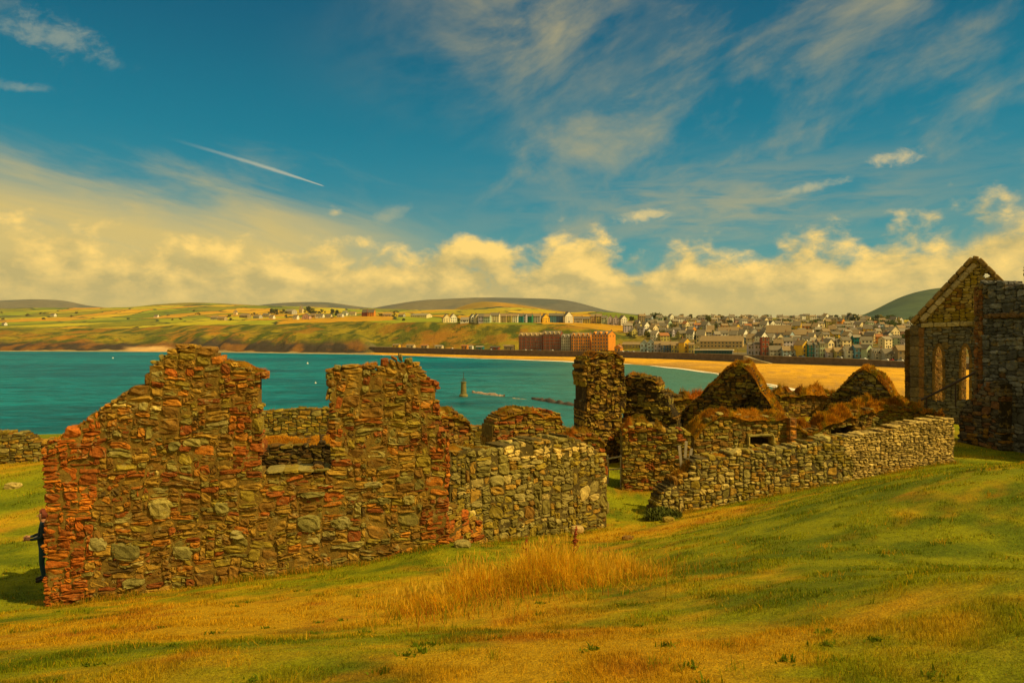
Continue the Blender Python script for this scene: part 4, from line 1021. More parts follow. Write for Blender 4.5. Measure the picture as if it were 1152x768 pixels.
# ------------------------------------------------------------------ sea
def build_water():
    m, t, b = new_mat('sea_water', .32, .004)
    tc = t.new('ShaderNodeTexCoord').outputs['Object']; x, y, z = t.sep(tc)
    big = t.noise(t.xyz(t.m('MULTIPLY', x, .006), t.m('MULTIPLY', y, .011), 0.0), 1.0, 5, .6, .4)
    mid = t.noise(t.xyz(t.m('MULTIPLY', x, .045), t.m('MULTIPLY', y, .085), 0.0), 1.0, 6, .65, .3)
    c = t.mix(t.step(big, .35, .68), (0.000, .108, .150), (0.000, .190, .225))
    c = t.scalecol(c, t.rng(mid, .3, .7, .62, 1.42))
    fine = t.noise(t.xyz(t.m('MULTIPLY', x, .16), t.m('MULTIPLY', y, .34), 7.0), 1.0, 8, .72, .5)
    c = t.scalecol(c, t.rng(fine, .32, .68, .55, 1.55))  # light and dark sides of ripples painted into the water colour
    # shallow, sandy water towards the beach on the right
    sh = t.step(t.m('ADD', t.m('MULTIPLY', x, .9), t.m('MULTIPLY', t.m('SUBTRACT', big, .5), 90.0)), -55.0, 85.0)
    c = t.mix(t.m('MULTIPLY', sh, .72), c, (.105, .215, .125))
    t.l.new(c, b.inputs['Base Color'])
    h1 = t.noise(t.xyz(t.m('MULTIPLY', x, .22), t.m('MULTIPLY', y, .5), 0.0), 1.0, 6, .65, .4)
    h2 = t.noise(t.xyz(t.m('MULTIPLY', x, .05), t.m('MULTIPLY', y, .13), 3.0), 1.0, 3, .5)
    bp = t.new('ShaderNodeBump'); bp.inputs['Strength'].default_value = 1.0; bp.inputs['Distance'].default_value = 1.6
    t.l.new(t.m('ADD', h1, t.m('MULTIPLY', h2, 1.4)), bp.inputs['Height']); t.l.new(bp.outputs[0], b.inputs['Normal'])
    m2 = MB(); m2.add([(-9000, -600, 0), (9000, -600, 0), (9000, 2500, 0), (-9000, 2500, 0)], [(0, 1, 2, 3)])
    structure(m2.build('water', m))
build_water()

# ------------------------------------------------------------------ the land across the bay
# per sight-line column: shore, foot, top of cliff or sea wall, back of the ledge, crest of the slope, fields, far fields
TAB = [ # px, Ys, (Y,z) foot, (Y,z) top, (Y,z) ledge, (Y,py) crest, (Y,py) mid, (Y,py) far
 (-900, 1150,(1160,2),(1176,10),(1240,22),(1450,371),(2200,361),(3600,349)),
 (-300, 1060,(1070,2),(1084,9),(1150,20),(1380,371),(2100,361),(3600,348)),
 (0,   1010,(1020,2),(1034,9),(1120,20),(1350,370),(2100,360.5),(3500,347)),
 (100, 1000,(1012,2),(1028,9),(1105,21),(1330,369),(2000,360),(3500,346)),
 (145,  990,(1012,3),(1040,5),(1100,20),(1300,368),(2000,358.5),(3500,345)),
 (195,  975,(1000,3),(1030,5),(1092,22),(1260,366),(1900,357),(3500,344)),
 (225,  950,(962,2),(980,8),(1050,25),(1200,365),(1800,356),(3500,343)),
 (270,  925,(936,2),(952,9),(1010,26),(1150,364.5),(1700,355.5),(3500,343.5)),
 (340,  870,(882,2),(897,9),(950,27),(1100,363.5),(1600,356),(3500,346)),
 (400,  830,(843,2),(858,9),(905,26),(1050,362),(1500,356),(3500,349)),
 (424,  805,(838,2),(840,8),(860,9),(965,363),(1420,356),(3400,349)),
 (500,  712,(750,2),(751,7.4),(778,7.6),(885,363),(1300,356),(3000,349)),
 (560,  646,(691,2),(692,7.0),(722,7.2),(825,363),(1150,357),(2600,346)),
 (640,  580,(650,2),(651,6.8),(700,7.2),(785,366),(1000,360),(2200,352)),
 (700,  530,(622,2),(623,6.6),(675,7.2),(760,375),(950,361),(1600,356)),
 (760,  455,(578,2),(579,6.6),(632,7.6),(740,377),(950,362),(1400,357)),
 (860,  300,(487,2),(488,6.4),(545,8),(700,379),(950,363),(1300,358)),
 (960,  205,(440,2),(441,5.6),(505,8),(680,380),(950,365),(1300,359)),
 (1020, 180,(413,2),(414,4.7),(475,7),(660,381),(950,366),(1300,359)),
 (1150, 160,(370,2),(371,4.5),(430,7),(640,382),(950,367),(1400,360)),
 (1700, 140,(330,2),(331,4.5),(390,7),(600,383),(950,368),(1500,362)),
 (2300, 130,(320,2),(321,4.5),(380,7),(600,383),(950,368),(1500,362)),
]
_px = np.array([r[0] for r in TAB], float)
def _z(Y, py): return EYE-(py-CY)/F*Y
_Y = np.array([[r[1]-70, r[1], r[2][0], r[3][0], r[4][0], r[5][0], (r[5][0]*.6+r[6][0]*.4), r[6][0], r[7][0], r[7][0]*1.6] for r in TAB], float)
_Z = np.array([[-5, 0, r[2][1], r[3][1], r[4][1], _z(*r[5]), _z(r[5][0]*.6+r[6][0]*.4, r[5][1]*.55+r[6][1]*.45), _z(*r[6]), _z(*r[7]), _z(r[7][0]*1.6, r[7][1]+4)] for r in TAB], float)
def far_cols(px):
    px = np.atleast_1d(px).astype(float)
    return np.stack([np.interp(px, _px, _Y[:, k]) for k in range(10)], -1), np.stack([np.interp(px, _px, _Z[:, k]) for k in range(10)], -1)
def far_z(px, Y):
    """ground height across the bay at sight-line column px, depth Y (arrays), and the profile coordinate q (0 under water .. 9)"""
    px = np.asarray(px, float); Y = np.asarray(Y, float)
    Yc, Zc = far_cols(px.ravel()); y = Y.ravel()
    k = np.clip((y[:, None] >= Yc).sum(1)-1, 0, 8); i = np.arange(len(y))
    f = np.clip((y-Yc[i, k])/(Yc[i, k+1]-Yc[i, k]), 0, 1); fs = np.where(k >= 4, f*f*(3-2*f)*.45+f*.55, f)
    z = Zc[i, k]*(1-fs)+Zc[i, k+1]*fs
    q = k+f; x = (px.ravel()-CX)/F*y
    soft = sstep(420, 400, px.ravel())*sstep(1.6, 3.0, q)+sstep(3.6, 5, q)
    soft = np.clip(soft, 0, 1)
    town = sstep(690, 760, px.ravel())
    z = z+soft*(1-.75*town)*(7.0*(fbm(x*.018, y*.014, 91, 5)-.5)*sstep(9, 5.2, q)+ (fbm(x*.004, y*.0025, 95, 4)-.5)*24*sstep(5.5, 8, q))
    cliff = sstep(425, 395, px.ravel())*sstep(1.5, 2.5, q)*sstep(5, 3.5, q)*(1-sstep(130, 150, px.ravel())*sstep(215, 195, px.ravel())*.7)
    z = z+cliff*10*(np.abs(fbm(x*.03, y*.008, 99, 4)-.5)*2-.25)
    return z.reshape(px.shape), q.reshape(px.shape)
def at_far(px, py, q0=2.6):
    """the far ground seen at a pixel: march away from the shore until the ground reaches that row"""
    Yc, _ = far_cols(px); Y0 = np.interp(q0, range(10), Yc[0]); Y = np.linspace(Y0, Yc[0][8], 1500)
    z, _ = far_z(np.full(1500, float(px)), Y); p = CY-(z-EYE)*F/Y
    k = np.argmax(p <= py) if (p <= py).any() else int(np.argmin(p))
    return np.array([(px-CX)/F*Y[k], Y[k], z[k]])
def far_at_Y(px, Y):
    z, _ = far_z(np.array([float(px)]), np.array([float(Y)])); return np.array([(px-CX)/F*Y, Y, z[0]])

def build_far():
    pxs = np.concatenate([np.arange(-900, -60, 12), np.arange(-60, 1220, 2.0), np.arange(1220, 2300, 12)])
    qs = np.concatenate([np.linspace(0, 1, 6)[:-1], np.linspace(1, 2, 12)[:-1], np.linspace(2, 3, 7)[:-1], np.linspace(3, 4, 12)[:-1], np.linspace(4, 5, 40)[:-1], np.linspace(5, 7, 60)[:-1], np.linspace(7, 8, 50)[:-1], np.linspace(8, 9, 8)])
    Yc, _ = far_cols(pxs); PX = np.repeat(pxs[:, None], len(qs), 1)
    Y = np.stack([np.interp(qs, range(10), yc) for yc in Yc]); Z, Q = far_z(PX, Y); X = (PX-CX)/F*Y
    x, y, q, px, z = X.ravel(), Y.ravel(), np.repeat(qs[None], len(pxs), 0).ravel(), PX.ravel(), Z.ravel()
    # fields as a patchwork
    def cells(sx, sy, seed, rot):
        c, s_ = math.cos(rot), math.sin(rot); u = (x*c+y*s_)/sx+.35*(fbm(x*.003, y*.003, seed, 2)-.5)*4; v = (-x*s_+y*c)/sy+.35*(fbm(x*.003, y*.003, seed+3, 2)-.5)*4
        iu = np.floor(u).astype(int); jv = np.floor(v+.5*(iu % 2)).astype(int); fu = u-iu; fv = (v+.5*(iu % 2))-jv
        return _hash(iu, jv, seed), np.minimum(np.minimum(fu, 1-fu)*sx, np.minimum(fv, 1-fv)*sy)
    r, edge = cells(150, 230, 5, .35)
    PALF = np.array([(.32, .24, .010), (.46, .30, .010), (.28, .26, .012), (.42, .22, .010), (.16, .17, .012), (.36, .29, .014), (.48, .24, .010), (.22, .21, .012)])
    f = PALF[(r*7.99).astype(int)]
    wood = sstep(.53, .60, fbm(x*.0035+3, y*.0022, 15, 4))[:, None]*sstep(6.5, 7.2, q)[:, None]; f = f*(1-wood)+np.array((.055, .072, .028))*wood
    f = np.where((edge < 7)[:, None], np.array((.06, .065, .012)), f)
    # rough slopes: bracken, gorse, grass
    n = fbm(x*.03, y*.02, 25, 5); n2 = fbm(x*.012, y*.010, 28, 4)
    sl = np.array((.27, .200, .010))*np.ones((len(x), 1))
    a = sstep(.45, .62, n)[:, None]; sl = sl*(1-a)+np.array((.125, .120, .008))*a
    a = sstep(.52, .66, n2)[:, None]; sl = sl*(1-a)+np.array((.31, .150, .010))*a
    a = sstep(.55, .70, fbm(x*.05, y*.03, 35, 4))[:, None]; sl = sl*(1-a)+np.array((.075, .088, .007))*a
    rock = np.array((.055, .040, .022)); rust = np.array((.19, .085, .016)); sand = np.array((.72, .37, .020)); wet = np.array((.42, .22, .025)); tar = np.array((.16, .125, .06))
    c = f.copy()
    k = sstep(5.4, 4.9, q)[:, None]; c = c*(1-k)+sl*k
    left = sstep(428, 405, px)[:, None]
    cl = rock*(1-sstep(.48, .66, fbm(x*.05, z*.12, 45, 4))[:, None])+rust*sstep(.48, .66, fbm(x*.05, z*.12, 45, 4))[:, None]
    k = (sstep(3.75, 3.2, q+.5*(n-.5)))[:, None]*left; c = c*(1-k)+cl*k
    k = sstep(2.0, 1.8, q)[:, None]*left; c = c*(1-k)+np.array((.32, .24, .09))*k
    cove = (sstep(136, 150, px)*sstep(206, 190, px)*sstep(3.2, 2.9, q))[:, None]; c = c*(1-cove)+np.array((.60, .36, .12))*cove
    right = 1-left
    k = sstep(4.05, 3.98, q)[:, None]*right; c = c*(1-k)+tar*k
    wetk = (sstep(1.55, 1.05, q+.25*(n2-.5)))[:, None]; bs = sand*(1-wetk)+wet*wetk
    band = (sstep(.50, .56, fbm(x*.012, (y-.6*x)*.03, 55, 3)))[:, None]*sstep(1.9, 1.5, q)[:, None]; bs = bs*(1-.55*band)+np.array((.36, .20, .05))*.55*band
    k = sstep(2.02, 1.98, q)[:, None]*right; c = c*(1-k)+bs*k
    # gardens and streets under the town
    k = (sstep(690, 760, px)*sstep(4.0, 4.3, q)*sstep(7.9, 7.2, q))[:, None]; g = np.where((fbm(x*.03, y*.03, 65, 3) > .5)[:, None], np.array((.11, .10, .015)), np.array((.17, .12, .03))); c = c*(1-k)+g*k
    n_, m_ = X.shape; I = np.arange(n_*m_).reshape(n_, m_); Qd = np.stack([I[:-1, :-1], I[1:, :-1], I[1:, 1:], I[:-1, 1:]], -1).reshape(-1, 4)
    zone = np.clip(sstep(3.9, 4.2, q)*.5*np.where(px > 425, 1, 1)+left[:, 0]*sstep(2.9, 3.6, q)*.5*(1-sstep(3.9, 4.2, q)), 0, .5)+.5*sstep(4.9, 5.1, q)
    zone = zone*(1-sstep(690, 740, px)*sstep(8.0, 7.0, q)*.999)
    c = np.column_stack([c, zone])
    mat, t, b = new_mat('coast_ground', .95, .1)
    at = t.new('ShaderNodeAttribute', attribute_name='col'); A_ = at.outputs['Alpha']; tc = t.new('ShaderNodeTexCoord').outputs['Object']; gx_, gy_, gz_ = t.sep(tc)
    wob = t.noise(tc, .004, 3, .5)
    vec = t.xyz(t.m('ADD', t.m('MULTIPLY', gx_, .0066), t.m('MULTIPLY', wob, 1.2)), t.m('ADD', t.m('MULTIPLY', gy_, .0034), t.m('MULTIPLY', gx_, .0012)), 0.0)
    v1 = t.new('ShaderNodeTexVoronoi', feature='F1', voronoi_dimensions='2D'); v2 = t.new('ShaderNodeTexVoronoi', feature='DISTANCE_TO_EDGE', voronoi_dimensions='2D')
    for v_ in (v1, v2): t.put(v_.inputs['Vector'], vec); v_.inputs['Scale'].default_value = 1.0
    rr = t.sep(v1.outputs['Color'])
    cr = t.new('ShaderNodeValToRGB'); cr.color_ramp.interpolation = 'CONSTANT'; e_ = cr.color_ramp.elements
    pal = [(.38,.29,.010),(.52,.34,.010),(.30,.29,.012),(.50,.26,.010),(.17,.19,.012),(.44,.36,.014),(.26,.27,.012),(.56,.31,.010),(.22,.20,.012)]
    e_[0].color = pal[0]+(1,); e_[1].position = .999; e_[1].color = pal[-1]+(1,)
    for i_ in range(1, 9): k_ = e_.new(i_/9.0); k_.color = pal[i_]+(1,)
    t.put(cr.inputs[0], rr[0])
    fld = t.scalecol(cr.outputs[0], t.rng(t.noise(tc, .02, 5, .6), .3, .7, .78, 1.2))
    hed = t.m('ADD', v2.outputs['Distance'], t.m('MULTIPLY', t.m('SUBTRACT', t.noise(tc, .03, 3, .6), .5), .05))
    fld = t.mix(t.step(hed, .034, .016), fld, (.050, .060, .010))
    woods = t.step(t.noise(tc, .0042, 6, .62, .3), .60, .64)
    fld = t.mix(woods, fld, (.055, .075, .030))
    base = t.scalecol(at.outputs['Color'], t.rng(t.noise(tc, .06, 6, .65), .25, .75, .72, 1.28))
    scr = t.noise(tc, .045, 9, .68, .4); scr2 = t.noise(tc, .016, 7, .66, .3)
    sl_ = t.mix(t.step(scr, .53, .57), base, (.060, .072, .008)); sl_ = t.mix(t.m('MULTIPLY', t.step(scr2, .54, .60), .8), sl_, (.32, .135, .010)); sl_ = t.mix(t.m('MULTIPLY', t.step(t.noise(tc, .09, 6, .7), .60, .66), .7), sl_, (.40, .30, .012))
    cc_ = t.mix(t.m('MULTIPLY', t.step(A_, .10, .48), .75), base, sl_); cc_ = t.mix(t.step(A_, .55, .95), cc_, fld)
    t.l.new(cc_, b.inputs['Base Color'])
    bp = t.new('ShaderNodeBump'); bp.inputs['Strength'].default_value = .8; bp.inputs['Distance'].default_value = 5.0
    t.l.new(t.noise(t.xyz(gx_, t.m('MULTIPLY', gy_, .6), t.m('MULTIPLY', gz_, .35)), .06, 8, .7), bp.inputs['Height']); t.l.new(bp.outputs[0], b.inputs['Normal'])
    structure(link('coast_terrain', mesh_np('coast_terrain', np.stack([X, Y, Z], -1), Qd, mats=[mat], cols=c, smooth=True)))
    # ---- moorland hills beyond
    def hill(name, prof, Y0, depth, cols, seed, foot=352, rough=1.0):
        pp = np.array(prof, float); a = np.arange(pp[0, 0], pp[-1, 0]+1, 3.0); py = np.interp(a, pp[:, 0], pp[:, 1])
        ker = np.ones(9)/9; py = np.convolve(np.pad(py, 4, mode='edge'), ker, 'valid')
        m = 40; tt = np.linspace(0, 1, m); XX = np.zeros((len(a), m)); YY = XX.copy(); ZZ = XX.copy()
        for j, t in enumerate(tt):
            YY[:, j] = Y0-depth*.6+depth*1.6*t
            s = sstep(0, .62, t) if t < .62 else 1-.7*sstep(.62, 1, t)
            zr = EYE-(py-CY)/F*(Y0+depth*.39); z0 = EYE-(foot-CY)/F*(Y0-depth*.6)
            ZZ[:, j] = z0*(1-s)+np.maximum(zr, z0*.6)*s-40*(1-s)
            XX[:, j] = (a-CX)/F*YY[:, j]
        ZZ += rough*.05*ZZ.max()*(fbm(XX*.0012, YY*.0012, seed, 5)-.5)*sstep(0, .3, tt)[None]*sstep(1, .6, tt)[None]
        n1 = fbm(XX*.0016, YY*.0011, seed+3, 5).ravel(); n2 = fbm(XX*.004, YY*.003, seed+7, 4).ravel(); cc = np.array(cols)
        k = sstep(.4, .62, n1)[:, None]; C = cc[0]*(1-k)+cc[1]*k; k = sstep(.52, .68, n2)[:, None]*.7; C = C*(1-k)+cc[2]*k
        n_, m_ = XX.shape; I = np.arange(n_*m_).reshape(n_, m_); Qd = np.stack([I[:-1, :-1], I[1:, :-1], I[1:, 1:], I[:-1, 1:]], -1).reshape(-1, 4)
        structure(link(name, mesh_np(name, np.stack([XX, YY, ZZ], -1), Qd, mats=[mat_h], cols=C, smooth=True)))
    mat_h = attr_mat('moorland', .95, .05, scale=.012, var=.22, bump=.3, bscale=.02, bdist=10)
    moor = [(.125, .112, .070), (.175, .140, .060), (.090, .095, .065)]
    hill('hills', [(-900,350),(-500,344),(-250,346),(-120,343),(-40,340),(0,338),(40,336.5),(75,338),(95,343),(130,347),(170,351)], 6500, 1500, moor, 201)
    hill('hills', [(230,350),(280,345),(310,341),(340,339.5),(372,340),(395,344),(420,347),(470,350)], 6000, 1300, moor, 211)
    hill('hills', [(60,352),(120,349),(170,343.5),(210,340.5),(245,341.5),(290,344),(330,345),(370,347),(420,349),(440,352)], 4300, 900, [(.26,.18,.014),(.20,.17,.016),(.12,.115,.02)], 221)
    hill('hills', [(400,351),(430,345),(455,341),(470,338.5),(500,337),(530,335.2),(560,334.6),(590,336),(620,336.5),(640,338),(660,343),(680,348.5),(695,352),(740,356)], 5200, 1400, moor, 231, foot=354)
    hill('hills', [(500,352),(520,345),(535,339.5),(550,339.5),(575,341.5),(595,345),(620,349),(650,353)], 3300, 500, [(.36,.19,.014),(.30,.19,.014),(.22,.15,.02)], 241, foot=354)
    hill('hills', [(960,358),(982,350),(1000,340),(1020,331),(1045,325),(1070,322.5),(1120,320),(1200,322),(1300,335),(1400,348),(1500,356),(1700,360)], 2600, 800, [(.070,.100,.045),(.095,.110,.035),(.055,.078,.045)], 251, foot=358)
    # ---- foam where the water meets the sand
    fm = simple_mat('sea_foam', (.82, .72, .50), .8, .12, .2)
    V = []; Qf = []; n0 = 0
    pa = np.concatenate([np.arange(-300, 430, 3), np.arange(430, 905, 1.5)]); Yw, Zw = far_cols(pa); rng = np.random.default_rng(4)
    x0 = (pa-CX)/F
    for lane, (off, wmax, th) in enumerate(((-1, 5.5, .30), (-9, 4.2, .50), (-20, 3.0, .60))):
        ys = Yw[:, 1]+off-4*(vnoise(pa*.06, pa*0, 70+lane)-.3); g = fbm(pa*.035+lane*9, pa*0, 80+lane, 4)
        wd = wmax*sstep(th, th+.16, g)*(1+1.2*sstep(560, 600, pa)*sstep(700, 640, pa))*np.where(pa < 430, .55 if lane == 0 else 0, 1)
        for i in range(len(pa)-1):
            if wd[i] < .25 and wd[i+1] < .25: continue
            q = [(x0[i]*(ys[i]-wd[i]), ys[i]-wd[i], .05), (x0[i+1]*(ys[i+1]-wd[i+1]), ys[i+1]-wd[i+1], .05), (x0[i+1]*(ys[i+1]+wd[i+1]*.4), ys[i+1]+wd[i+1]*.4, .05+lane*.01), (x0[i]*(ys[i]+wd[i]*.4), ys[i]+wd[i]*.4, .05+lane*.01)]
            V += q; Qf.append((n0, n0+1, n0+2, n0+3)); n0 += 4
    V = np.array(V); V[:, 2] += .10
    o = link('foam', mesh_np('foam', V, Qf, mats=[fm])); stuff(o); tag(o, 'broken white foam lines where small waves meet the shore', 'foam')
build_far()

def prom(px, back=0.0):
    """a point on the sea wall's landward edge, set back from it"""
    Yc, _ = far_cols(px); Y = np.interp(px, _px, _Y[:, 3])+back
    return far_at_Y(px, Y)
def prom_dir(px):
    a, b = prom(px-15), prom(px+15); return math.atan2(b[1]-a[1], b[0]-a[0])

def build_seafront():
    wall_m = simple_mat('sea_wall_stone', (.125, .088, .050), .95, .35, .35, bump=.3)
    cap_m = simple_mat('sea_wall_coping', (.34, .26, .12), .9, .2, .5)
    pxs = list(range(416, 1260, 12)); f = MB(); g = MB()
    pts = [prom(p) for p in pxs]
    for a, b in zip(pts[:-1], pts[1:]):
        d = np.array((b[0]-a[0], b[1]-a[1])); d /= np.hypot(*d); n = np.array((d[1], -d[0]))
        def c(p, k, z): return (p[0]+n[0]*k, p[1]+n[1]*k, z)
        za, zb = a[2], b[2]
        f.add([c(a, 1.6, .8), c(b, 1.6, .8), c(b, 1.0, zb+.75), c(a, 1.0, za+.75), c(a, .3, .8), c(b, .3, .8), c(b, .3, zb+.75), c(a, .3, za+.75)], [(0,1,2,3),(5,4,7,6),(3,2,6,7)])
        g.add([c(a, 1.15, za+.755), c(b, 1.15, zb+.755), c(b, 1.15, zb+1.0), c(a, 1.15, za+1.0), c(a, .15, za+.755), c(b, .15, zb+.755), c(b, .15, zb+1.0), c(a, .15, za+1.0)], [(0,1,2,3),(3,2,6,7),(5,4,7,6)])
    o = f.build('sea_wall', wall_m); tag(o, 'long dark curving sea wall between the sandy beach and the promenade', 'sea wall')
    g.build('coping', cap_m, o)
    # slipway down to the sand
    a = prom(843); b = prom(872); d = np.array((b[0]-a[0], b[1]-a[1])); L = np.hypot(*d); d /= L; n = np.array((d[1], -d[0]))
    m = MB(); 
    def c(s, k, z): return (a[0]+d[0]*s+n[0]*k, a[1]+d[1]*s+n[1]*k, z)
    m.add([c(0, 1.7, 0.5), c(L, 1.7, .5), c(L, 6, .5), c(0, 6, .5), c(0, 1.7, a[2]+.4), c(L, 1.7, 2.3), c(L, 6, 2.3), c(0, 6, a[2]+.4)], [(0,3,2,1),(4,5,6,7),(0,1,5,4),(1,2,6,5),(2,3,7,6),(3,0,4,7)])
    tag(m.build('slipway', cap_m), 'pale slipway sloping down the face of the sea wall', 'slipway')
    # the navigation beacon in the bay with its low reef
    st = simple_mat('beacon_stone', (.20, .165, .045), .9, .35, 1.2); iron = simple_mat('beacon_iron', (.10, .08, .04), .6)
    p = P(521.5, 446, 20*F/66.0); r = empty('beacon', (p[0], p[1], 0)); tag(r, 'slim stone beacon pillar standing in the sea', 'beacon')
    m = MB(); m.tube([(0, 0, -2), (0, 0, .5), (0, 0, .9)], [1.6, 1.5, 1.25], 20); m.build('base', st, r)
    m = MB(); m.tube([(0, 0, .9), (0, 0, 3.6), (0, 0, 4.7), (0, 0, 4.75), (0, 0, 5.05)], [1.02, .92, .85, 1.0, 1.0], 20); m.build('pillar', st, r)
    m = MB(); m.tube([(0, 0, 5.05), (0, 0, 8.3)], [.11, .07], 8); m.build('pole', iron, r)
    m = MB()
    for k in range(6): t = k*math.pi/3; m.tube([(.8*math.cos(t), .8*math.sin(t), 5.0), (.8*math.cos(t), .8*math.sin(t), 6.0)], .045, 5)
    m.tube([(.8*math.cos(t), .8*math.sin(t), 6.0) for t in np.linspace(0, 2*math.pi, 15)], .045, 5); m.build('railing', iron, r)
    rock = attr_mat('reef_rock', .9, .3, scale=.9, var=.4, bump=.8, bscale=1.4, bdist=.3)
    rng = np.random.default_rng(6)
    def reef(name, pa, pb, wid, hgt, col, lab):
        a, b = np.array(pa), np.array(pb); n, m_ = 60, 11; u = np.linspace(0, 1, n); s = np.linspace(-1, 1, m_)
        U, Sg = np.meshgrid(u, s, indexing='ij'); d = (b-a)[:2]; d = d/np.hypot(*d); nn = np.array((-d[1], d[0]))
        w = wid*(.5+fbm(U*9, U*0, 5, 3))*np.minimum(1, np.minimum(U, 1-U)*9+.05)
        X = a[0]+(b-a)[0]*U+nn[0]*w*Sg; Y = a[1]+(b-a)[1]*U+nn[1]*w*Sg
        Z = -.5+(hgt+.5)*(1-Sg**2)*(.35+1.1*fbm(X*.5, Y*.5, 6, 4))
        I = np.arange(n*m_).reshape(n, m_); Q = np.stack([I[:-1, :-1], I[1:, :-1], I[1:, 1:], I[:-1, 1:]], -1).reshape(-1, 4)
        o = link(name, mesh_np(name, np.stack([X, Y, Z], -1), Q, mats=[rock], cols=np.array(col)*np.ones((n*m_, 1)))); tag(o, lab, 'reef')
    def sea(px, py): q = P(px, py, 20*F/(py-CY)); return (q[0], q[1], 0)
    reef('reef', sea(531, 441.5), sea(568, 446), 1.3, .75, (.40, .28, .17), 'thin pale reef just awash to the right of the beacon')
    reef('reef', sea(576, 448), sea(592, 449), .8, .45, (.34, .24, .14), 'tiny pale patch of reef between two longer ones')
    reef('reef', sea(598, 449), sea(652, 457), 1.3, 1.0, (.10, .075, .05), 'dark low breakwater of rocks reaching toward the tower stump')
    buoy = simple_mat('white_buoy', (.8, .74, .6), .5)
    for (px, py, lab) in ((355, 431, 'tiny white buoy seen through the gap of the window wall'), (127, 403, 'tiny white buoy near the far left shore'), (346, 409, 'tiny white buoy far out above the window gap')):
        q = sea(px, py); r = MB(); s = .5 if py > 420 else .9
        r.tube([(0, 0, -.3*s), (0, 0, 0), (0, 0, .5*s), (0, 0, .8*s), (0, 0, 1.6*s)], [.5*s, .8*s, .7*s, .25*s, .1*s], 12); o = r.build('buoy', buoy); o.location = q; tag(o, lab, 'buoy', 'white buoys in the bay')
build_seafront()

# ------------------------------------------------------------------ the town
GLASS = simple_mat('dark_window', (.035, .035, .030), .25, .2, 5, .5)
TRIM = simple_mat('pale_trim', (.62, .52, .32), .7)
_hm = {}
def paint(name, col, rough=.85):
    if name not in _hm: _hm[name] = simple_mat(name, col, rough, .14, .6)
    return _hm[name]
WALLS = {'white': (.82, .75, .52), 'cream': (.80, .63, .30), 'grey': (.44, .40, .29), 'lilac grey': (.50, .43, .42), 'pale blue': (.36, .46, .46), 'blue': (.10, .25, .32), 'dark blue': (.06, .10, .16),
         'teal': (.02, .19, .17), 'green': (.03, .22, .09), 'yellow': (.80, .48, .03), 'olive': (.46, .37, .08), 'brown stone': (.32, .23, .10), 'red brick': (.30, .075, .025), 'orange brick': (.72, .27, .02), 'pale green': (.45, .52, .30), 'pink': (.60, .36, .24), 'tan': (.54, .38, .15)}
ROOFS = {'slate': (.17, .14, .085), 'brown': (.27, .185, .08), 'red tiled': (.34, .14, .04), 'grey': (.28, .23, .14), 'dark': (.09, .075, .05)}
WM = lambda k: paint('render_'+k.replace(' ', '_'), WALLS[k])
RM = lambda k: paint('roof_'+k.replace(' ', '_'), ROOFS[k])
CHIM = paint('chimney_brick', (.30, .17, .08)); POT = paint('chimney_pot', (.42, .18, .06))
HOUSES = []
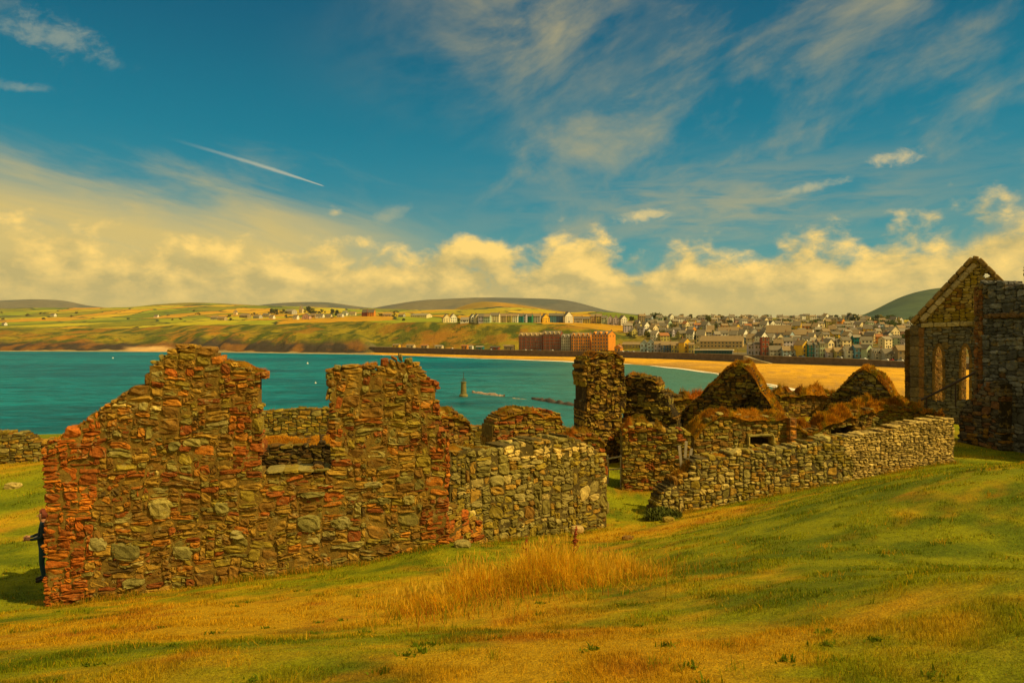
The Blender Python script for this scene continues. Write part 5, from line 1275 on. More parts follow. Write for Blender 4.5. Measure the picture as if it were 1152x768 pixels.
def house(pos, w, d, h, rh, rot, wall, roof, gable=False, win=(2, 2), chim=1, parts=False, kind='house', name='town_house', flat=False, dormer=0, sink=2.5, bay=False):
    """pitched-roof house; local -y is its front. With parts the windows, door and chimneys are objects of their own."""
    root = empty(name, (pos[0], pos[1], pos[2]), rot)
    X = w/2; D = d/2; b = MB()
    if flat: b.box(-X, X, -D, D, -sink, h)
    elif gable: b.prism([(-X, -sink), (X, -sink), (X, h), (0, h+rh), (-X, h)], -D, D, 0, 'y')
    else: b.prism([(-D, -sink), (D, -sink), (D, h), (0, h+rh), (-D, h)], -X, X, 0, 'x')
    rows, cols = win; wins = []
    for r in range(rows):
        zc = h*(r+.52)/rows; wh = min(1.7, h/rows*.5)
        for c in range(cols):
            xc = -X+w*(c+.5)/cols; ww = min(1.25, w/cols*.48); wins.append((xc, zc, ww, wh))
    sidew = []
    for r in range(rows):
        zc = h*(r+.52)/rows
        for s in (-1, 1):
            for yc in ((-D*.45, D*.4) if d > 7 else (0,)): sidew.append((s, yc, zc, .9, min(1.5, h/rows*.45)))
    if not parts:
        for (xc, zc, ww, wh) in wins: b.box(xc-ww/2, xc+ww/2, -D-.05, -D+.1, zc-wh/2, zc+wh/2, 1)
        for (s, yc, zc, ww, wh) in sidew: x0, x1 = sorted((s*(X-.1), s*(X+.05))); b.box(x0, x1, yc-ww/2, yc+ww/2, zc-wh/2, zc+wh/2, 1)
        b.box(-.5, .5, -D-.06, -D+.1, 0, 2.0, 1)
    b.build('wall', [WM(wall), GLASS], root)
    if parts:
        if bay:
            m = MB(); xb = -X*.45; m.prism([(xb-1.2, 0), (xb+1.2, 0), (xb+1.2, h*.9), (xb-1.2, h*.9)], -D-.9, -D+.05); m.build('bay', WM(wall), root)
        for (xc, zc, ww, wh) in wins:
            yf = -D-.9 if (bay and abs(xc+X*.45) < 1.3) else -D
            m = MB(); m.box(xc-ww/2-.14, xc+ww/2+.14, yf-.05, yf+.05, zc-wh/2-.14, zc+wh/2+.14, 0); f = m.build('window', TRIM, root)
            m = MB(); m.box(xc-ww/2, xc+ww/2, yf-.08, yf-.052, zc-wh/2, zc+wh/2, 0); m.box(xc-.04, xc+.04, yf-.10, yf-.082, zc-wh/2, zc+wh/2, 1); m.build('pane', [GLASS, TRIM], f)
        for (s, yc, zc, ww, wh) in sidew[-2:]:
            x0, x1 = sorted((s*(X-.05), s*(X+.06))); m = MB(); m.box(x0, x1, yc-ww/2, yc+ww/2, zc-wh/2, zc+wh/2); m.build('window', GLASS, root)
        m = MB(); m.box(X*.3, X*.3+1.0, -D-.07, -D+.05, 0, 2.1); m.build('door', paint('door_paint', (.10, .06, .04)), root)
    # roof
    m = MB(); o = .35; t = .22
    if flat:
        m.box(-X-.25, X+.25, -D-.25, D+.25, h+.003, h+.35)
    else:
        span = X if gable else D; k = rh/span; e0 = -(span+o); ez = h-o*k
        prof = [(e0, ez+.02), (0, h+rh+.02), (-e0, ez+.02), (-e0, ez+t+.05), (0, h+rh+t+.12), (e0, ez+t+.05)]
        n = len(prof); L = (D if gable else X)+.25
        if gable: v = [(p[0], -L, p[1]) for p in prof]+[(p[0], L, p[1]) for p in prof]
        else: v = [(-L, p[0], p[1]) for p in prof]+[(L, p[0], p[1]) for p in prof]
        m.add(v, [(0, 1, 4, 5), (1, 2, 3, 4), (6, 11, 10, 7), (7, 10, 9, 8), (5, 4, 10, 11), (4, 3, 9, 10), (0, 6, 7, 1), (1, 7, 8, 2), (0, 5, 11, 6), (2, 8, 9, 3)])
    ro = m.build('roof', RM(roof), root)
    for i in range(chim):
        cx_, cy_ = ((X-.6)*(1 if i == 0 else -1), 0) if not gable else (0, (D-.7)*(1 if i == 0 else -1))
        m = MB(); m.box(cx_-.45, cx_+.45, cy_-.35, cy_+.35, h+rh*.45, h+rh+1.25, 0)
        for q in (-.2, .2): m.tube([(cx_+q, cy_, h+rh+1.25), (cx_+q, cy_, h+rh+1.75)], .13, 6, 1)
        m.build('chimney', [CHIM, POT], ro)
    for i in range(dormer):
        xc = -X+w*(i+.5)/dormer; dw = min(1.1, w/dormer*.36); y1 = -D*.05
        m = MB(); m.prism([(xc-dw, h-.1), (xc+dw, h-.1), (xc+dw, h+rh*.45), (xc, h+rh*.85), (xc-dw, h+rh*.45)], -D-.05, y1); m.box(xc-dw*.5, xc+dw*.5, -D-.12, -D-.06, h+.2, h+rh*.45, 1)
        m.build('dormer', [WM(wall) if wall != 'red brick' else WM('tan'), GLASS], root)
    root['category'] = kind
    HOUSES.append(dict(root=root, px=CX+F*pos[0]/pos[1], Y=pos[1], wall=wall, roof=roof, flat=flat))
    return root
def lab(o, text, group=None): o['label'] = text; o.update_tag(); 
def setl(r, text, group):
    r['label'] = text; r['group'] = group

def px_w(px0, px1, Y): return (px1-px0)/F*Y

def build_town():
    rng = np.random.default_rng(31)
    # --- the terrace along the cliff top
    G = 'houses along the cliff top terrace'
    T = [ # px0, px1, wall, roof, kind-of-front, storeys height px, label
     (498,506,'cream','brown',1,9,'cream gabled house at the left end of the cliff terrace, beside its twin'), (506,513,'white','brown',1,9.5,'white gabled house touching a cream one at the left end of the cliff terrace'),
     (519,528,'white','grey',0,5,'low white house in the gap near the left end of the cliff terrace'), (529,534,'white','slate',1,9,'white gabled house just right of the low white one on the terrace'),
     (534,539,'cream','slate',1,9.5,'narrow cream gabled house left of a lilac one on the terrace'), (539,545,'lilac grey','slate',0,9,'lilac grey terrace house left of a grey green one'),
     (545,552,'pale green','brown',0,9,'pale green terrace house with brown roof left of the wide cream one'), (552,562,'cream','slate',0,10.5,'wide tall cream block with four window columns on the cliff terrace'),
     (563,570,'tan','brown',0,9.5,'tan terrace house right of the wide cream block'), (570,576,'olive','brown',0,9.5,'olive terrace house left of a white one'),
     (576,583,'white','brown',0,9.5,'white terrace house left of the teal one'), (583,589,'teal','slate',0,9.5,'teal terrace house on the cliff top'),
     (589,592.5,'lilac grey','slate',0,9.5,'very narrow lilac house between the teal and green houses'), (592.5,599,'green','slate',0,9.5,'bright green terrace house on the cliff top'),
     (600,608,'grey','brown',0,9.5,'grey terrace house between the green and yellow houses'), (609,617,'yellow','slate',1,9.5,'bright yellow gabled house on the cliff terrace'),
     (618,626,'blue','slate',0,10,'blue terrace house right of the yellow gable'), (626,634,'dark blue','slate',0,10,'dark blue terrace house left of the tall white gable'),
     (634,643,'white','slate',1,12,'tall white gabled house, brightest of the cliff terrace'), (646,655,'grey','slate',0,7,'grey house right of the tall white gable, above the brick blocks'),
     (656,664,'olive','slate',0,7,'low olive house above the orange brick block'), (665,671,'tan','brown',0,10,'tan house with a brown roof above the brick end block'),
     (671,677,'olive','brown',0,10.5,'tall olive house left of a pale green one'), (677,683,'pale green','slate',0,9,'pale green house left of a lilac grey pair'),
     (684,690,'lilac grey','slate',1,10,'left lilac grey gabled house of a pair above the brick end wall'), (690,696,'lilac grey','slate',1,10,'right lilac grey gabled house of a pair, beside a bright white gable'),
     (697,704,'white','slate',1,11,'bright white gabled house at the right end of the terrace')]
    for i, (a, b, wl, rf, gb, hp, lb) in enumerate(T):
        pxm = (a+b)/2; base = 362.5+1.2*sstep(620, 690, pxm)+2.0*sstep(670, 700, pxm)
        q = at_far(pxm, base, 3.6); w = px_w(a, b, q[1])*1.05; H = hp/F*q[1]; rot = (.35 if (gb and wl in ('yellow', 'white', 'cream')) else -.20)+rng.normal(0, .03)
        rh = w*.55 if gb else min(w*.42, 3.2); h = max(2.8, H-rh)
        r = house(q, w, 9, h, rh, rot, wl, rf, bool(gb), (3 if h > 7 else 2 if h > 4.5 else 1, max(1, int(w/2.6))), 1 if rng.random() < .8 else 0, parts=False, name='terrace_house')
        setl(r, lb, G)
    # --- red and orange brick blocks on the promenade
    G = 'brick apartment blocks on the promenade'
    for (a, b, wl, rf, hp, nb, lb) in ((585,612,'red brick','brown',20,5,'dark red brick apartment block with pale dormers, leftmost on the promenade'), (612,632,'red brick','slate',22,4,'dark red brick apartment block with gabled dormers next to the grey one'),
            (632.5,643,'grey','slate',19,2,'narrow grey apartment block between red and orange brick blocks'), (644,665,'orange brick','brown',20.5,4,'bright orange brick apartment block with pale gables'),
            (666,692,'orange brick','slate',23,3,'tall brick end block whose sunlit orange side wall faces right')):
        pm = (a+b)/2; q = prom(pm, 26 if pm < 660 else 22); ang = -.30 if pm < 660 else -.62
        w = px_w(a, b, q[1])/(math.cos(ang+math.atan((pm-CX)/F)*-1) if False else .99); H = hp/F*q[1]
        if pm > 660: w *= .80
        r = house(q, w, 12 if pm < 660 else 15, H-3.2, 3.2, ang, wl, rf, False, (5, nb*2), 2, True, 'apartment block', 'brick_block', dormer=nb, sink=1)
        for k in range(nb):
            xc = -w/2+w*(k+.5)/nb; m = MB(); m.box(xc-.28, xc+.28, -6.5-(1.5 if pm > 660 else 0), -5.9-(1.5 if pm > 660 else 0), 0, H-3.4); m.build('pier', WM(wl), r)
        setl(r, lb, G)
    q = prom(696, 14); r = house(q, 6, 7, 4.2, 2.2, -.5, 'orange brick', 'red tiled', True, (1, 2), 1, True, name='cottage'); setl(r, 'small bright orange cottage at the foot of the brick end block', 'houses on the promenade')
    # --- promenade houses
    G = 'houses on the promenade'
    R2 = [(721,729,'pale blue','slate',1,14,'pale blue gabled house, left of a matching one on the promenade'), (729,736.5,'pale blue','slate',1,15,'second pale blue gabled house, beside the lilac house on the promenade'),
      (736.5,744,'lilac grey','brown',0,12.5,'lilac grey house between pale blue gables and the dark blue house'), (744,755,'dark blue','brown',0,12.5,'dark blue house with a grid of white windows on the promenade'),
      (755.5,766,'olive','brown',0,12.5,'olive house left of the yellow gable on the promenade'), (766,775,'yellow','olive' if False else 'brown',1,16.5,'bright yellow gabled house on the promenade'),
      (775,781,'olive','brown',0,12,'narrow olive house right of the yellow gable'), (841,848,'lilac grey','slate',0,14,'lilac grey house with white windows, left one of a pair near the slipway'), (848,855.5,'lilac grey','slate',0,15,'lilac grey house beside the tall brick tower block'),
      (856,864,'red brick','slate',2,20,'tall narrow red brick block above the slipway'), (865,880,'grey','slate',0,11,'long low grey building right of the tall brick block'), (880,896,'pale blue','brown',0,11,'low pale building between the long grey one and the yellow house'),
      (897,907,'yellow','brown',1,18,'tall bright yellow house on the seafront, near the second gable ruin'), (908,915,'teal','slate',0,16,'deep teal house right of the tall yellow one'), (915.5,921,'pale blue','slate',0,16,'pale blue house right of the teal one'),
      (921,926,'pale green','slate',0,17,'narrow pale green house left of a white gable on the seafront'), (926,934,'cream','slate',1,19,'tall cream gabled house behind the seafront row'), (928,938,'lilac grey','brown',0,10,'lilac house with a brown roof in front of the cream gable'),
      (938,948,'olive','brown',0,11,'olive seafront house between lilac and white ones'), (949.5,960,'white','slate',0,13,'white seafront house with dark upright windows'), (960,968,'blue','slate',0,15,'bright blue seafront house'),
      (968,978,'pale green','slate',1,16,'pale green gabled house right of the bright blue one'), (980,992,'grey','slate',0,12,'left half of the long grey seafront row with dormers'), (992,1005,'grey','slate',0,12,'right half of the long grey seafront row, near the church'), (1008,1024,'brown stone','brown',0,17,'brown stone house hard against the church gable edge')]
    for (a, b, wl, rf, gb, hp, lb) in R2:
        pm = (a+b)/2; back = 17 if pm < 800 else 20
        if 'behind' in lb: back = 36
        q = prom(pm, back); ang = (.30 if gb == 1 and wl in ('yellow', 'cream', 'pale green') else -.30 if pm < 800 else -.16+rng.normal(0, .06)); w = px_w(a, b, q[1])*1.0; H = hp/F*q[1]
        rh = w*.5 if gb == 1 else min(3.0, w*.4); h = H-rh if gb != 2 else H
        if gb == 2: rh = 0
        r = house(q, w, 9, h, max(rh, .1), ang, wl, rf, gb == 1, (max(2, min(5, int(h/2.7))), max(2, int(w/2.4))), 0 if gb == 2 else 1, True, flat=(gb == 2), name='seafront_house', dormer=3 if 'dormers' in lb else 0, bay=(gb == 0 and 5.5 < w < 9))
        setl(r, lb, G)
    # low glazed pavilion and long roofs behind it
    q = prom(803, 14); w = px_w(782, 823, q[1]); r = empty('pavilion', q, -.42); tag(r, 'long low glass fronted pavilion with a white roof edge on the promenade', 'pavilion')
    m = MB(); m.box(-w/2, w/2, -4, 4, -1, 3.2); m.build('wall', paint('pavilion_wall', (.16, .15, .12)), r); m = MB(); m.box(-w/2-.6, w/2+.6, -5.2, 4.6, 3.205, 3.75); m.build('roof', paint('pavilion_roof', (.75, .68, .5)), r)
    for k in range(14):
        xc = -w/2+w*(k+.5)/14; m = MB(); m.box(xc-w/30, xc+w/30, -4.06, -3.95, .5, 2.9); m.build('window', simple_mat('sea_glass', (.03, .09, .09), .2) if k == 0 else bpy.data.materials['sea_glass'], r)
    for (px, py, wpx, hpx, wl, rf, lb) in ((812, 391, 46, 13, 'tan', 'brown', 'long hall with a broad brown roof behind the glass pavilion'), (822, 380, 26, 12, 'brown stone', 'brown', 'second brown roofed hall, uphill of the pavilion hall'), (716, 391, 30, 6, 'olive', 'brown', 'low olive sheltered terrace right of the brick blocks'), (876, 384, 26, 18, 'lilac grey', 'brown', 'big lilac grey school building with tall windows above the seafront'), (902, 383, 22, 12, 'brown stone', 'brown', 'wide dark stone building behind the tall yellow house'), (789, 385, 9, 14, 'cream', 'slate', 'tall cream house behind the yellow gable')):
        q = at_far(px, py, 3.5); w = px_w(0, wpx, q[1]); H = hpx/F*q[1]; r = house(q, w, 11, H*.55, H*.45, -.42, wl, rf, False, (2, max(3, int(w/3))), 1, True, name='hall', kind='building'); setl(r, lb, 'larger buildings in the town')
    # --- the town climbing the hill behind
    G = 'small houses climbing the town hill'
    W_ = ['white', 'cream', 'grey', 'lilac grey', 'tan', 'olive', 'brown stone', 'pale green', 'pale blue', 'orange brick', 'yellow', 'pink']; Wp = np.array([.28, .24, .13, .09, .06, .06, .03, .04, .04, .02, .015, .02]); Wp /= Wp.sum()
    R_ = ['slate', 'brown', 'grey', 'red tiled', 'dark']; Rp = [.46, .19, .24, .03, .08]
    rows = [(390.5, 870, 1040, 'first street up'), (386, 836, 1040, 'second street up'), (381.5, 715, 1040, 'lower middle street'), (377, 706, 1040, 'middle street'), (372.5, 706, 1040, 'upper middle street'), (368, 706, 1045, 'street below the hilltop'), (363.8, 712, 1045, 'hilltop street'), (360.2, 720, 980, 'skyline row')]
    FORCED = {(901, 4): ('yellow', 'slate', 1), (981, 3): ('yellow', 'slate', 1), (865, 4): ('white', 'slate', 1), (772, 5): ('cream', 'red tiled', 1), (728, 4): ('white', 'slate', 1), (737, 3): ('cream', 'brown', 1), (812, 4): ('orange brick', 'brown', 0), (826, 3): ('yellow', 'brown', 1), (961, 2): ('pink', 'brown', 1), (966, 1): ('teal', 'grey', 0), (984, 1): ('orange brick', 'red tiled', 0), (962, 3): ('orange brick', 'slate', 0)}
    cand = []
    for ri, (py, x0, x1, nm) in enumerate(rows):
        x = x0+rng.uniform(0, 6)
        while x < x1:
            q = at_far(x, py+rng.normal(0, .7), 3.9); Y = q[1]
            wpx = rng.uniform(6.0, 11.5)*(620/Y)**.5 if ri < 5 else rng.uniform(5, 9)*(700/Y)**.5
            fk = next((k for k in FORCED if k[1] == ri and abs(k[0]-x) < wpx*.6), None)
            if fk: wl, rf, gb = FORCED.pop(fk); gb = bool(gb)
            else: wl = W_[rng.choice(len(W_), p=Wp)]; rf = R_[rng.choice(5, p=Rp)]; gb = rng.random() < .38
            if not fk and (rng.random() < .21 or (ri == 2 and 700 < x < 735) or (x > 1010 and ri > 4 and rng.random() < .5)): x += rng.uniform(5, 12); continue
            w = px_w(0, wpx, Y); h = rng.choice([4.6, 5.2, 5.6, 7.2]); rh = w*.5 if gb else rng.uniform(2.0, 2.9)
            rot = -.12+rng.normal(0, .22)+(0 if not gb else rng.choice([.4, .7, .95]))
            cand.append((q, w, rng.uniform(6.5, 8.5), h, rh, rot, wl, rf, gb, ri, nm)); x += wpx*rng.uniform(.98, 1.25)
    for (q, w, d, h, rh, rot, wl, rf, gb, ri, nm) in cand:
        r = house(q, w, d, h, rh, rot, wl, rf, gb, (2 if h < 7 else 3, max(2, int(w/2.8))), 1 if rng.random() < .75 else 0, False)
        r['_row'] = nm; r['_gable'] = bool(gb)
    # labels for the hill houses from their look, their street and what stands near
    LM = [(712, 'above the brick end block'), (735, 'above the pale blue gables'), (752, 'above the dark blue house'), (770, 'above the yellow seafront gable'), (790, 'left above the pavilion'), (812, 'above the pavilion hall'), (834, 'above the first gable ruin'), (858, 'above the tall brick block'), (880, 'above the grey school'), (902, 'above the tall yellow house'), (930, 'above the cream seafront gable'), (958, 'above the white seafront house'), (980, 'above the second gable ruin'), (1000, 'above the grey seafront row'), (1030, 'beside the church gable slope')]
    def make_label(hd, r):
        l = min(LM, key=lambda t: abs(t[0]-hd['px']))[1]
        return '%s %s, %s roof, %s, %s' % (hd['wall'], 'gabled house' if r['_gable'] else 'house', hd['roof'], r['_row'], l)
    seen = {}
    for hd in HOUSES:
        r = hd['root']
        if '_row' in r.keys(): seen.setdefault(make_label(hd, r), []).append(hd)
    for tx, hs in seen.items():
        hs.sort(key=lambda k: k['px'])
        names = [''] if len(hs) == 1 else ['left ', 'right '] if len(hs) == 2 else ['leftmost ']+['middle ']*(len(hs)-2)+['rightmost ']
        for nme, hd in zip(names, hs): setl(hd['root'], nme+tx, G)
    for hd in HOUSES:
        for k in ('_row', '_gable'):
            if k in hd['root'].keys(): del hd['root'][k]
    # --- scattered houses on the far left cliff
    G = 'houses scattered on the far headland'
    L = [(242,359.5,9,4,'grey','brown',0,'low grey bungalow, leftmost on the far headland'),(250,360,10,4,'tan','brown',0,'tan bungalow second from the left on the far headland'),(265,354,4,5,'cream','slate',1,'tiny cream house alone above the left bungalows'),(276,357.5,12,4.5,'brown stone','brown',0,'long dark stone bungalow left of the headland trees'),(290,358,10,4,'grey','brown',0,'grey bungalow between dark ones, below the headland trees'),(300,357,9,4.5,'tan','slate',0,'tan bungalow just left of the dark headland trees'),(306,358.5,6,4,'white','slate',0,'small white house under the headland trees'),
         (327,353,14,5,'grey','grey',0,'long grey house with pale roof among the headland trees'),(339,352,5,8,'cream','slate',1,'tall bright cream house standing above the headland group'),(333,359,6,4.5,'white','slate',0,'small white house at the field edge, left of the pink gable'),(345,359,9,6.5,'pink','slate',1,'pink gabled house at the field edge'),(353,357,6,4.5,'tan','brown',0,'small tan house right of the pink gable'),(360,357.5,9,4.5,'white','slate',0,'white bungalow in the middle of the headland group'),(370,357.5,7,4,'cream','slate',0,'cream bungalow at the end of the white row'),
         (383,356.5,7,3.5,'white','grey',0,'low white bungalow between trees and a bright gable'),(388,355,8,5.5,'white','slate',1,'bright white gabled house right of the headland trees'),(397,355,7,4.5,'cream','brown',0,'cream bungalow left of the orange brick block'),(411,355.5,7,7.5,'red brick','slate',0,'dark red left wing of the headland brick block'),(418,355.5,8,7.5,'orange brick','slate',0,'orange right wing of the headland brick block'),
         (436,356,10,3.5,'tan','brown',0,'low tan house left of the long cream building'),(452,356.5,7,3.5,'grey','brown',0,'low grey house left of the long cream building'),(474,357,22,4,'cream','grey',0,'long low cream building on the headland edge'),
         (60,356,6,3.5,'white','slate',0,'tiny white farmhouse on the far left fields, right one of two'),(5,366,5,3.5,'white','slate',0,'tiny white farmhouse at the far left edge'),(176,357,5,3,'white','slate',0,'tiny white farmhouse on the fields above the pale cove')]
    for (px, py, wpx, hpx, wl, rf, gb, lb) in L:
        q = at_far(px, py, 4.3); Y = q[1]; w = px_w(0, wpx, Y); H = hpx/F*Y; rh = H*.45
        r = house(q, w, max(7, w*.5), H-rh, rh, -.35+rng.normal(0, .15), wl, rf, bool(gb), (1 if H < 9 else 3, max(2, int(w/4))), 1, False, name='headland_house', sink=4); setl(r, lb, G)
    # --- huts, kiosks and parked cars on the promenade
    G = 'huts on the promenade'
    for (px, w, h, wl, rf, lb) in ((446, 9, 3, 'yellow', 'brown', 'yellow beach hut, leftmost on the promenade'), (462, 10, 3, 'cream', 'brown', 'cream beach hut right of the yellow one'), (478, 8, 3.2, 'tan', 'red tiled', 'tan hut with a red roof on the promenade'), (494, 9, 3, 'cream', 'grey', 'cream hut with a grey roof near the middle of the sea wall'), (523, 7, 4, 'orange brick', 'red tiled', 'bright orange kiosk on the promenade'), (530, 4, 3.4, 'white', 'grey', 'white kiosk between the orange and teal ones'), (540, 8, 3, 'teal', 'grey', 'teal kiosk on the promenade'), (557, 9, 3, 'red brick', 'dark', 'small dark red shelter left of the brick apartment blocks'), (573, 10, 4.5, 'brown stone', 'brown', 'brown shelter touching the brick apartment blocks')):
        q = prom(px, 16); r = house(q, w, 5, h, 1.0, -.3, wl, rf, False, (1, 2), 0, True, 'hut', 'beach_hut', sink=.5); setl(r, lb, G)
    r = empty('parked_car', (0, 0, 0)); b = MB()
    b.prism([(-2.1, .35), (2.1, .35), (2.1, .80), (1.2, .95), (.55, 1.42), (-1.35, 1.42), (-2.05, .95)], -.85, .85); body_m = {}
    def carpaint(n, c): return simple_mat('car_'+n, c, .3, .05, 1, .5)
    cp = {n: carpaint(n, c) for n, c in (('white', (.75, .70, .6)), ('silver', (.45, .43, .38)), ('blue', (.03, .10, .20)), ('red', (.35, .03, .02)), ('black', (.02, .02, .02)))}
    bo = b.build('body', cp['white'], r)
    g = MB(); 
    for s in (-1, 1): y0, y1 = sorted((s*.84, s*.87)); g.prism([(-1.25, .97), (.98, .97), (.5, 1.34), (-1.2, 1.34)], y0, y1)
    g.build('window', GLASS, r)
    tyre = simple_mat('tyre', (.02, .02, .02), .9)
    for sx in (-1.3, 1.3):
        for sy in (-.78, .78): m = MB(); m.tube([(sx, sy-.1, .33), (sx, sy+.1, .33)], .33, 12); m.build('wheel', tyre, r)
    cars = [(590,'white','below the left end of the red brick block'),(597,'silver','under the dark red brick block'),(606,'blue','below the middle of the red brick block'),(621,'white','under the gabled dormers of the red block'),(628,'black','left of the grey apartment block'),(700,'white','beside the orange cottage'),(705,'blue','right of the orange cottage'),(712,'silver','by the olive terrace'),(727,'silver','in front of the pale blue gables'),(887,'white','in front of the low pale building'),(893,'black','left of the tall yellow house'),(902,'blue','in front of the tall yellow house'),(944,'silver','in front of the olive seafront house'),(972,'white','below the pale green gable'),(996,'white','at the grey seafront row, left one'),(1003,'red','at the grey seafront row'),(1009,'blue','by the brown stone house'),(1014,'white','by the church edge on the seafront'),(508,'white','near the huts in the middle of the sea wall'),(552,'silver','near the teal kiosk')]
    for i, (px, cn, wh) in enumerate(cars):
        c = r if i == 0 else copy_tree(r); q = prom(px, 6.5 if i % 3 else 8); c.location = (q[0], q[1], q[2]+.02); c.rotation_euler = (0, 0, prom_dir(px)+(0 if i % 2 else math.pi))
        for ch in c.children:
            if ch.name.startswith('body'):
                if ch.data.users > 1: ch.data = ch.data.copy()
                ch.data.materials[0] = cp[cn]
        tag(c, 'tiny %s car parked %s' % (cn, wh), 'car', 'cars parked on the promenade')
    # lamp posts along the promenade
    lm = simple_mat('lamp_iron', (.12, .11, .08), .6); lh = simple_mat('lamp_head', (.5, .47, .36), .5); q0 = None
    for i, px in enumerate((452, 488, 530, 566, 604, 640, 712, 746, 786, 830, 880, 918, 950, 976, 1006)):
        q = prom(px, 3.0)
        if q0 is None:
            q0 = empty('street_lamp', q); m = MB(); m.tube([(0, 0, 0), (0, 0, 5.6)], [.10, .06], 6); m.build('post', lm, q0); m = MB(); m.tube([(0, 0, 5.6), (0, 0, 5.8), (0, 0, 6.1)], [.12, .3, .08], 8); m.build('lamp_head', lh, q0); c = q0
        else: c = copy_tree(q0); c.location = q
        tag(c, 'slim street lamp standing along the promenade behind the sea wall', 'street lamp', 'street lamps along the promenade')
build_town()

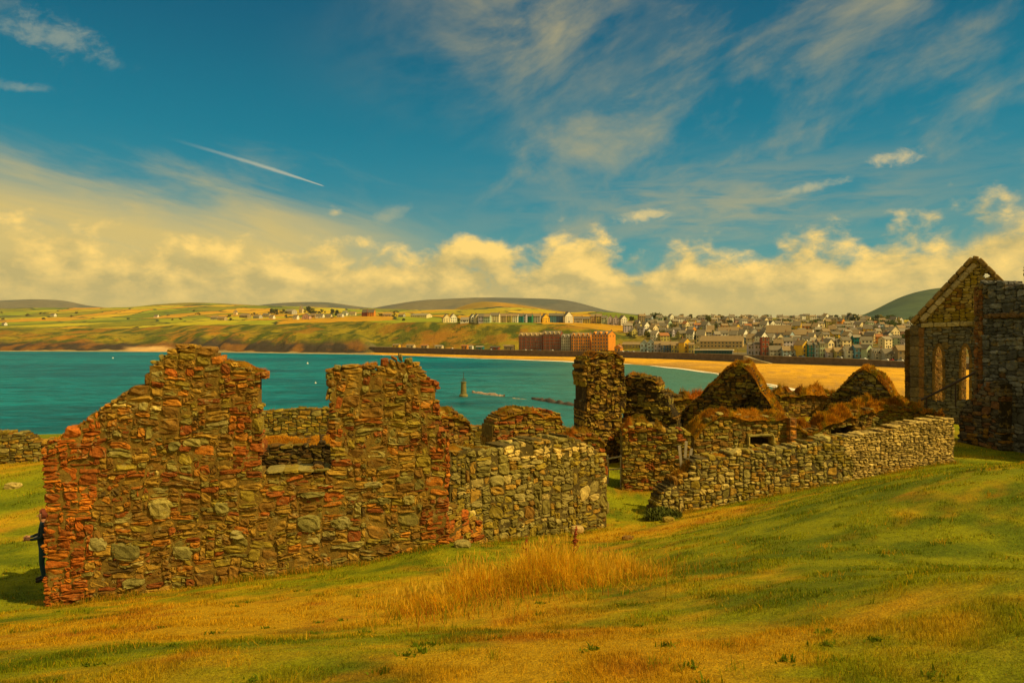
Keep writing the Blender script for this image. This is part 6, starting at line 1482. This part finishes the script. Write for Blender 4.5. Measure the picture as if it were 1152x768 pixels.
# ------------------------------------------------------------------ trees across the bay
def build_trees():
    rng = np.random.default_rng(77)
    bark = simple_mat('bark', (.07, .05, .025), .95)
    leafm = attr_mat('tree_leaf', .85, .15, scale=.6, var=.3, bump=0, transl=.2)
    protos = []
    for k in range(5):
        n = 520; nb = 9+k; cen = np.column_stack([rng.normal(0, .27, nb), rng.normal(0, .27, nb), rng.uniform(.16, .80, nb)]); rad = rng.uniform(.18, .30, nb)
        i = rng.integers(0, nb, n); d = rng.normal(0, 1, (n, 3)); d /= np.linalg.norm(d, axis=1)[:, None]; p = cen[i]+d*(rad[i]*rng.random(n)**.33)[:, None]*np.array((1.15, 1.15, .85))
        s = rng.uniform(.035, .075, n); a = rng.normal(0, 1, (n, 3)); a /= np.linalg.norm(a, axis=1)[:, None]; b = np.cross(a, d); b /= np.linalg.norm(b, axis=1)[:, None]+1e-6
        V = np.stack([p+a*s[:, None], p+b*s[:, None], p-a*s[:, None], p-b*s[:, None]], 1).reshape(-1, 3)
        base = np.array(((.095, .100, .010), (.135, .120, .010), (.065, .075, .010), (.22, .20, .010), (.075, .105, .010))[k])
        C = np.repeat(base*rng.uniform(.65, 1.5, (n, 1)), 4, 0); C[:, 0] *= np.repeat(rng.uniform(.9, 1.3, n), 4)
        cm = mesh_np('crown', V, np.arange(n*4).reshape(-1, 4), mats=[leafm], cols=C)
        m = MB(); m.tube([(0, 0, -.15), (0, 0, .2), (.02, .01, .45), (.0, .02, .7)], [.035, .026, .018, .008], 7)
        for q in range(3): t = rng.uniform(0, 6.28); m.tube([(.01, 0, .3+.06*q), (.2*math.cos(t), .2*math.sin(t), .58+.05*q)], [.014, .005], 5)
        tmp = m.build('trunk', bark); protos.append((cm, tmp.data)); bpy.data.objects.remove(tmp)
    spots = []
    def add(px, py, hpx, wid, kind, where, q0=4.0): spots.append((px, py, hpx, wid, kind, where, q0))
    for px, py, h, w, k, wh in ((305,353,6,1.6,2,'left of the long grey headland house'),(311,354,7,1.5,2,'at the left of the headland tree group'),(318,353,6,1.5,0,'just left of the long grey headland house'),(347,352,8,1.5,2,'right of the tall cream headland house'),(352,353.5,8,1.4,0,'above the pink headland gable'),(361,353,6,1.5,0,'above the white headland bungalow'),(374,354,7,1.5,2,'between the headland bungalows'),(379,355,7,1.4,2,'left of the bright white headland gable'),(258,357,4,1.8,1,'among the left headland bungalows'),(287,355,4,2,0,'behind the grey headland bungalow'),(430,356,4,1.8,1,'right of the headland brick block'),(443,356,4,1.8,0,'left of the long cream headland building'),(513,360,6,1.5,1,'in the gap of the cliff terrace'),(516,362,5,1.8,1,'below the gap of the cliff terrace'),
        (738,359,8,1.8,4,'on the skyline above the pale blue gables, rounded'),(743,360,8,1.6,0,'on the skyline above the lilac house'),(722,358,5,2,4,'on the skyline left of the rounded one'),(766,357.5,5,2,0,'on the skyline above the yellow gable'),(777,358,5,1.8,2,'on the skyline between two roofs'),(789,361,7,2.2,0,'on the skyline above the pavilion'),(797,362,6,2.2,1,'on the skyline right above the pavilion'),(813,360.5,6,1.5,2,'alone on the skyline above the first gable ruin'),(830,360,5,2,0,'on the skyline right of the first gable ruin'),(862,357,4,2.6,4,'on the skyline above the brick block'),(886,360,5,2,4,'on the skyline above the grey school'),(891,374,7,1.6,4,'between roofs left of the small yellow gable'),(826,378,8,1.2,3,'bright yellow green, uphill of the pavilion'),(819,380,5,1.6,3,'low yellow green, behind the brown hall'),(942,362,5,2.2,0,'on the skyline left of the tallest clump'),(955,360,9,1.4,2,'tallest on the town skyline'),(961,361,9,1.4,0,'right half of the tallest skyline clump'),(966,363,7,1.6,1,'falling away right of the tallest clump'),(951,384,8,1.6,4,'dark green behind the white seafront house'),(956,385,6,1.8,0,'low, behind the bright blue house'),
        (979,366,9,1.5,4,'dark, left of the upper yellow gable'),(986,367,9,1.5,2,'dark, behind the upper yellow gable'),(993,368,9,1.6,4,'dark, right of the upper yellow gable'),(1000,367,8,1.8,4,'dark green under the far hill'),(1006,366,6,2,1,'olive, under the far hill'),(1026,363,6,1.8,4,'by the church gable slope'),(1011,387,8,1.8,4,'dark green above the brown stone house'),(1018,387,9,1.8,2,'dark green, nearest the church gable'),(1005,386,6,1.8,4,'dark green above the grey row'),(752,372,4,2,1,'among roofs above the dark blue house'),(779,373,5,1.5,2,'slender, above the yellow seafront gable'),(842,372,4,2,1,'among roofs above the lilac seafront pair'),(905,388,4,1.8,0,'behind the tall yellow house'),(932,377,4,2,1,'among roofs above the cream gable'),(715,378,5,2.2,1,'on the slope right of the brick blocks'),(706,378,4,2.4,1,'low on the slope by the brick end block'),(848,379,5,2,0,'between roofs above the slipway')):
        add(px, py, h, w, k, wh)
    rs = np.random.default_rng(12)
    for j in range(165):
        px = rs.uniform(705, 1040); py = rs.uniform(359.5, 390) if px > 850 else rs.uniform(359.5, 382)
        add(px, py, rs.uniform(4.5, 8.5), rs.uniform(1.3, 2.0), int(rs.integers(0, 5)), None)
    for j in range(24):
        px = rs.uniform(0, 480); add(px, rs.uniform(350, 361), rs.uniform(2, 3.4), rs.uniform(1.6, 2.6), int(rs.integers(0, 3)), 'H', 5.0)
    gt = {0: 'dull green', 1: 'olive', 2: 'dark green', 3: 'yellow green', 4: 'mid green'}
    for (px, py, hpx, wid, k, wh, q0) in spots:
        q = at_far(px, py, q0); h = hpx/F*q[1]; root = empty('tree', (q[0], q[1], q[2]), rng.uniform(0, 6.28)); root.scale = (h*wid*.62, h*wid*.62, h)
        c = link('crown', protos[k][0], root); t_ = link('trunk', protos[k][1], root)
        if wh is None: tag(root, 'small %s tree filling a gap between the town roofs' % gt[k], 'tree', gt[k]+' trees between the town roofs')
        elif wh == 'H': tag(root, 'far %s hedgerow tree on the fields of the headland' % gt[k], 'tree', gt[k]+' hedgerow trees on the headland')
        else: tag(root, 'town tree '+wh if px > 500 else 'headland tree '+wh, 'tree', 'trees of the town and headland')
build_trees()

# ------------------------------------------------------------------ the air
def build_haze():
    m = bpy.data.materials.new('haze_air'); m.use_nodes = True; nt = m.node_tree; nt.nodes.clear()
    out = nt.nodes.new('ShaderNodeOutputMaterial'); v = nt.nodes.new('ShaderNodeVolumePrincipled')
    v.inputs['Color'].default_value = (.58, .80, 1.0, 1); v.inputs['Density'].default_value = 0.000024; v.inputs['Anisotropy'].default_value = 0.0
    nt.links.new(v.outputs[0], out.inputs['Volume'])
    b = MB(); b.box(-9800, 9800, -900, 9900, -260, 640); o = b.build('haze', m); stuff(o)
    tag(o, 'thin pale air that softens the far hills', 'haze')
build_haze()
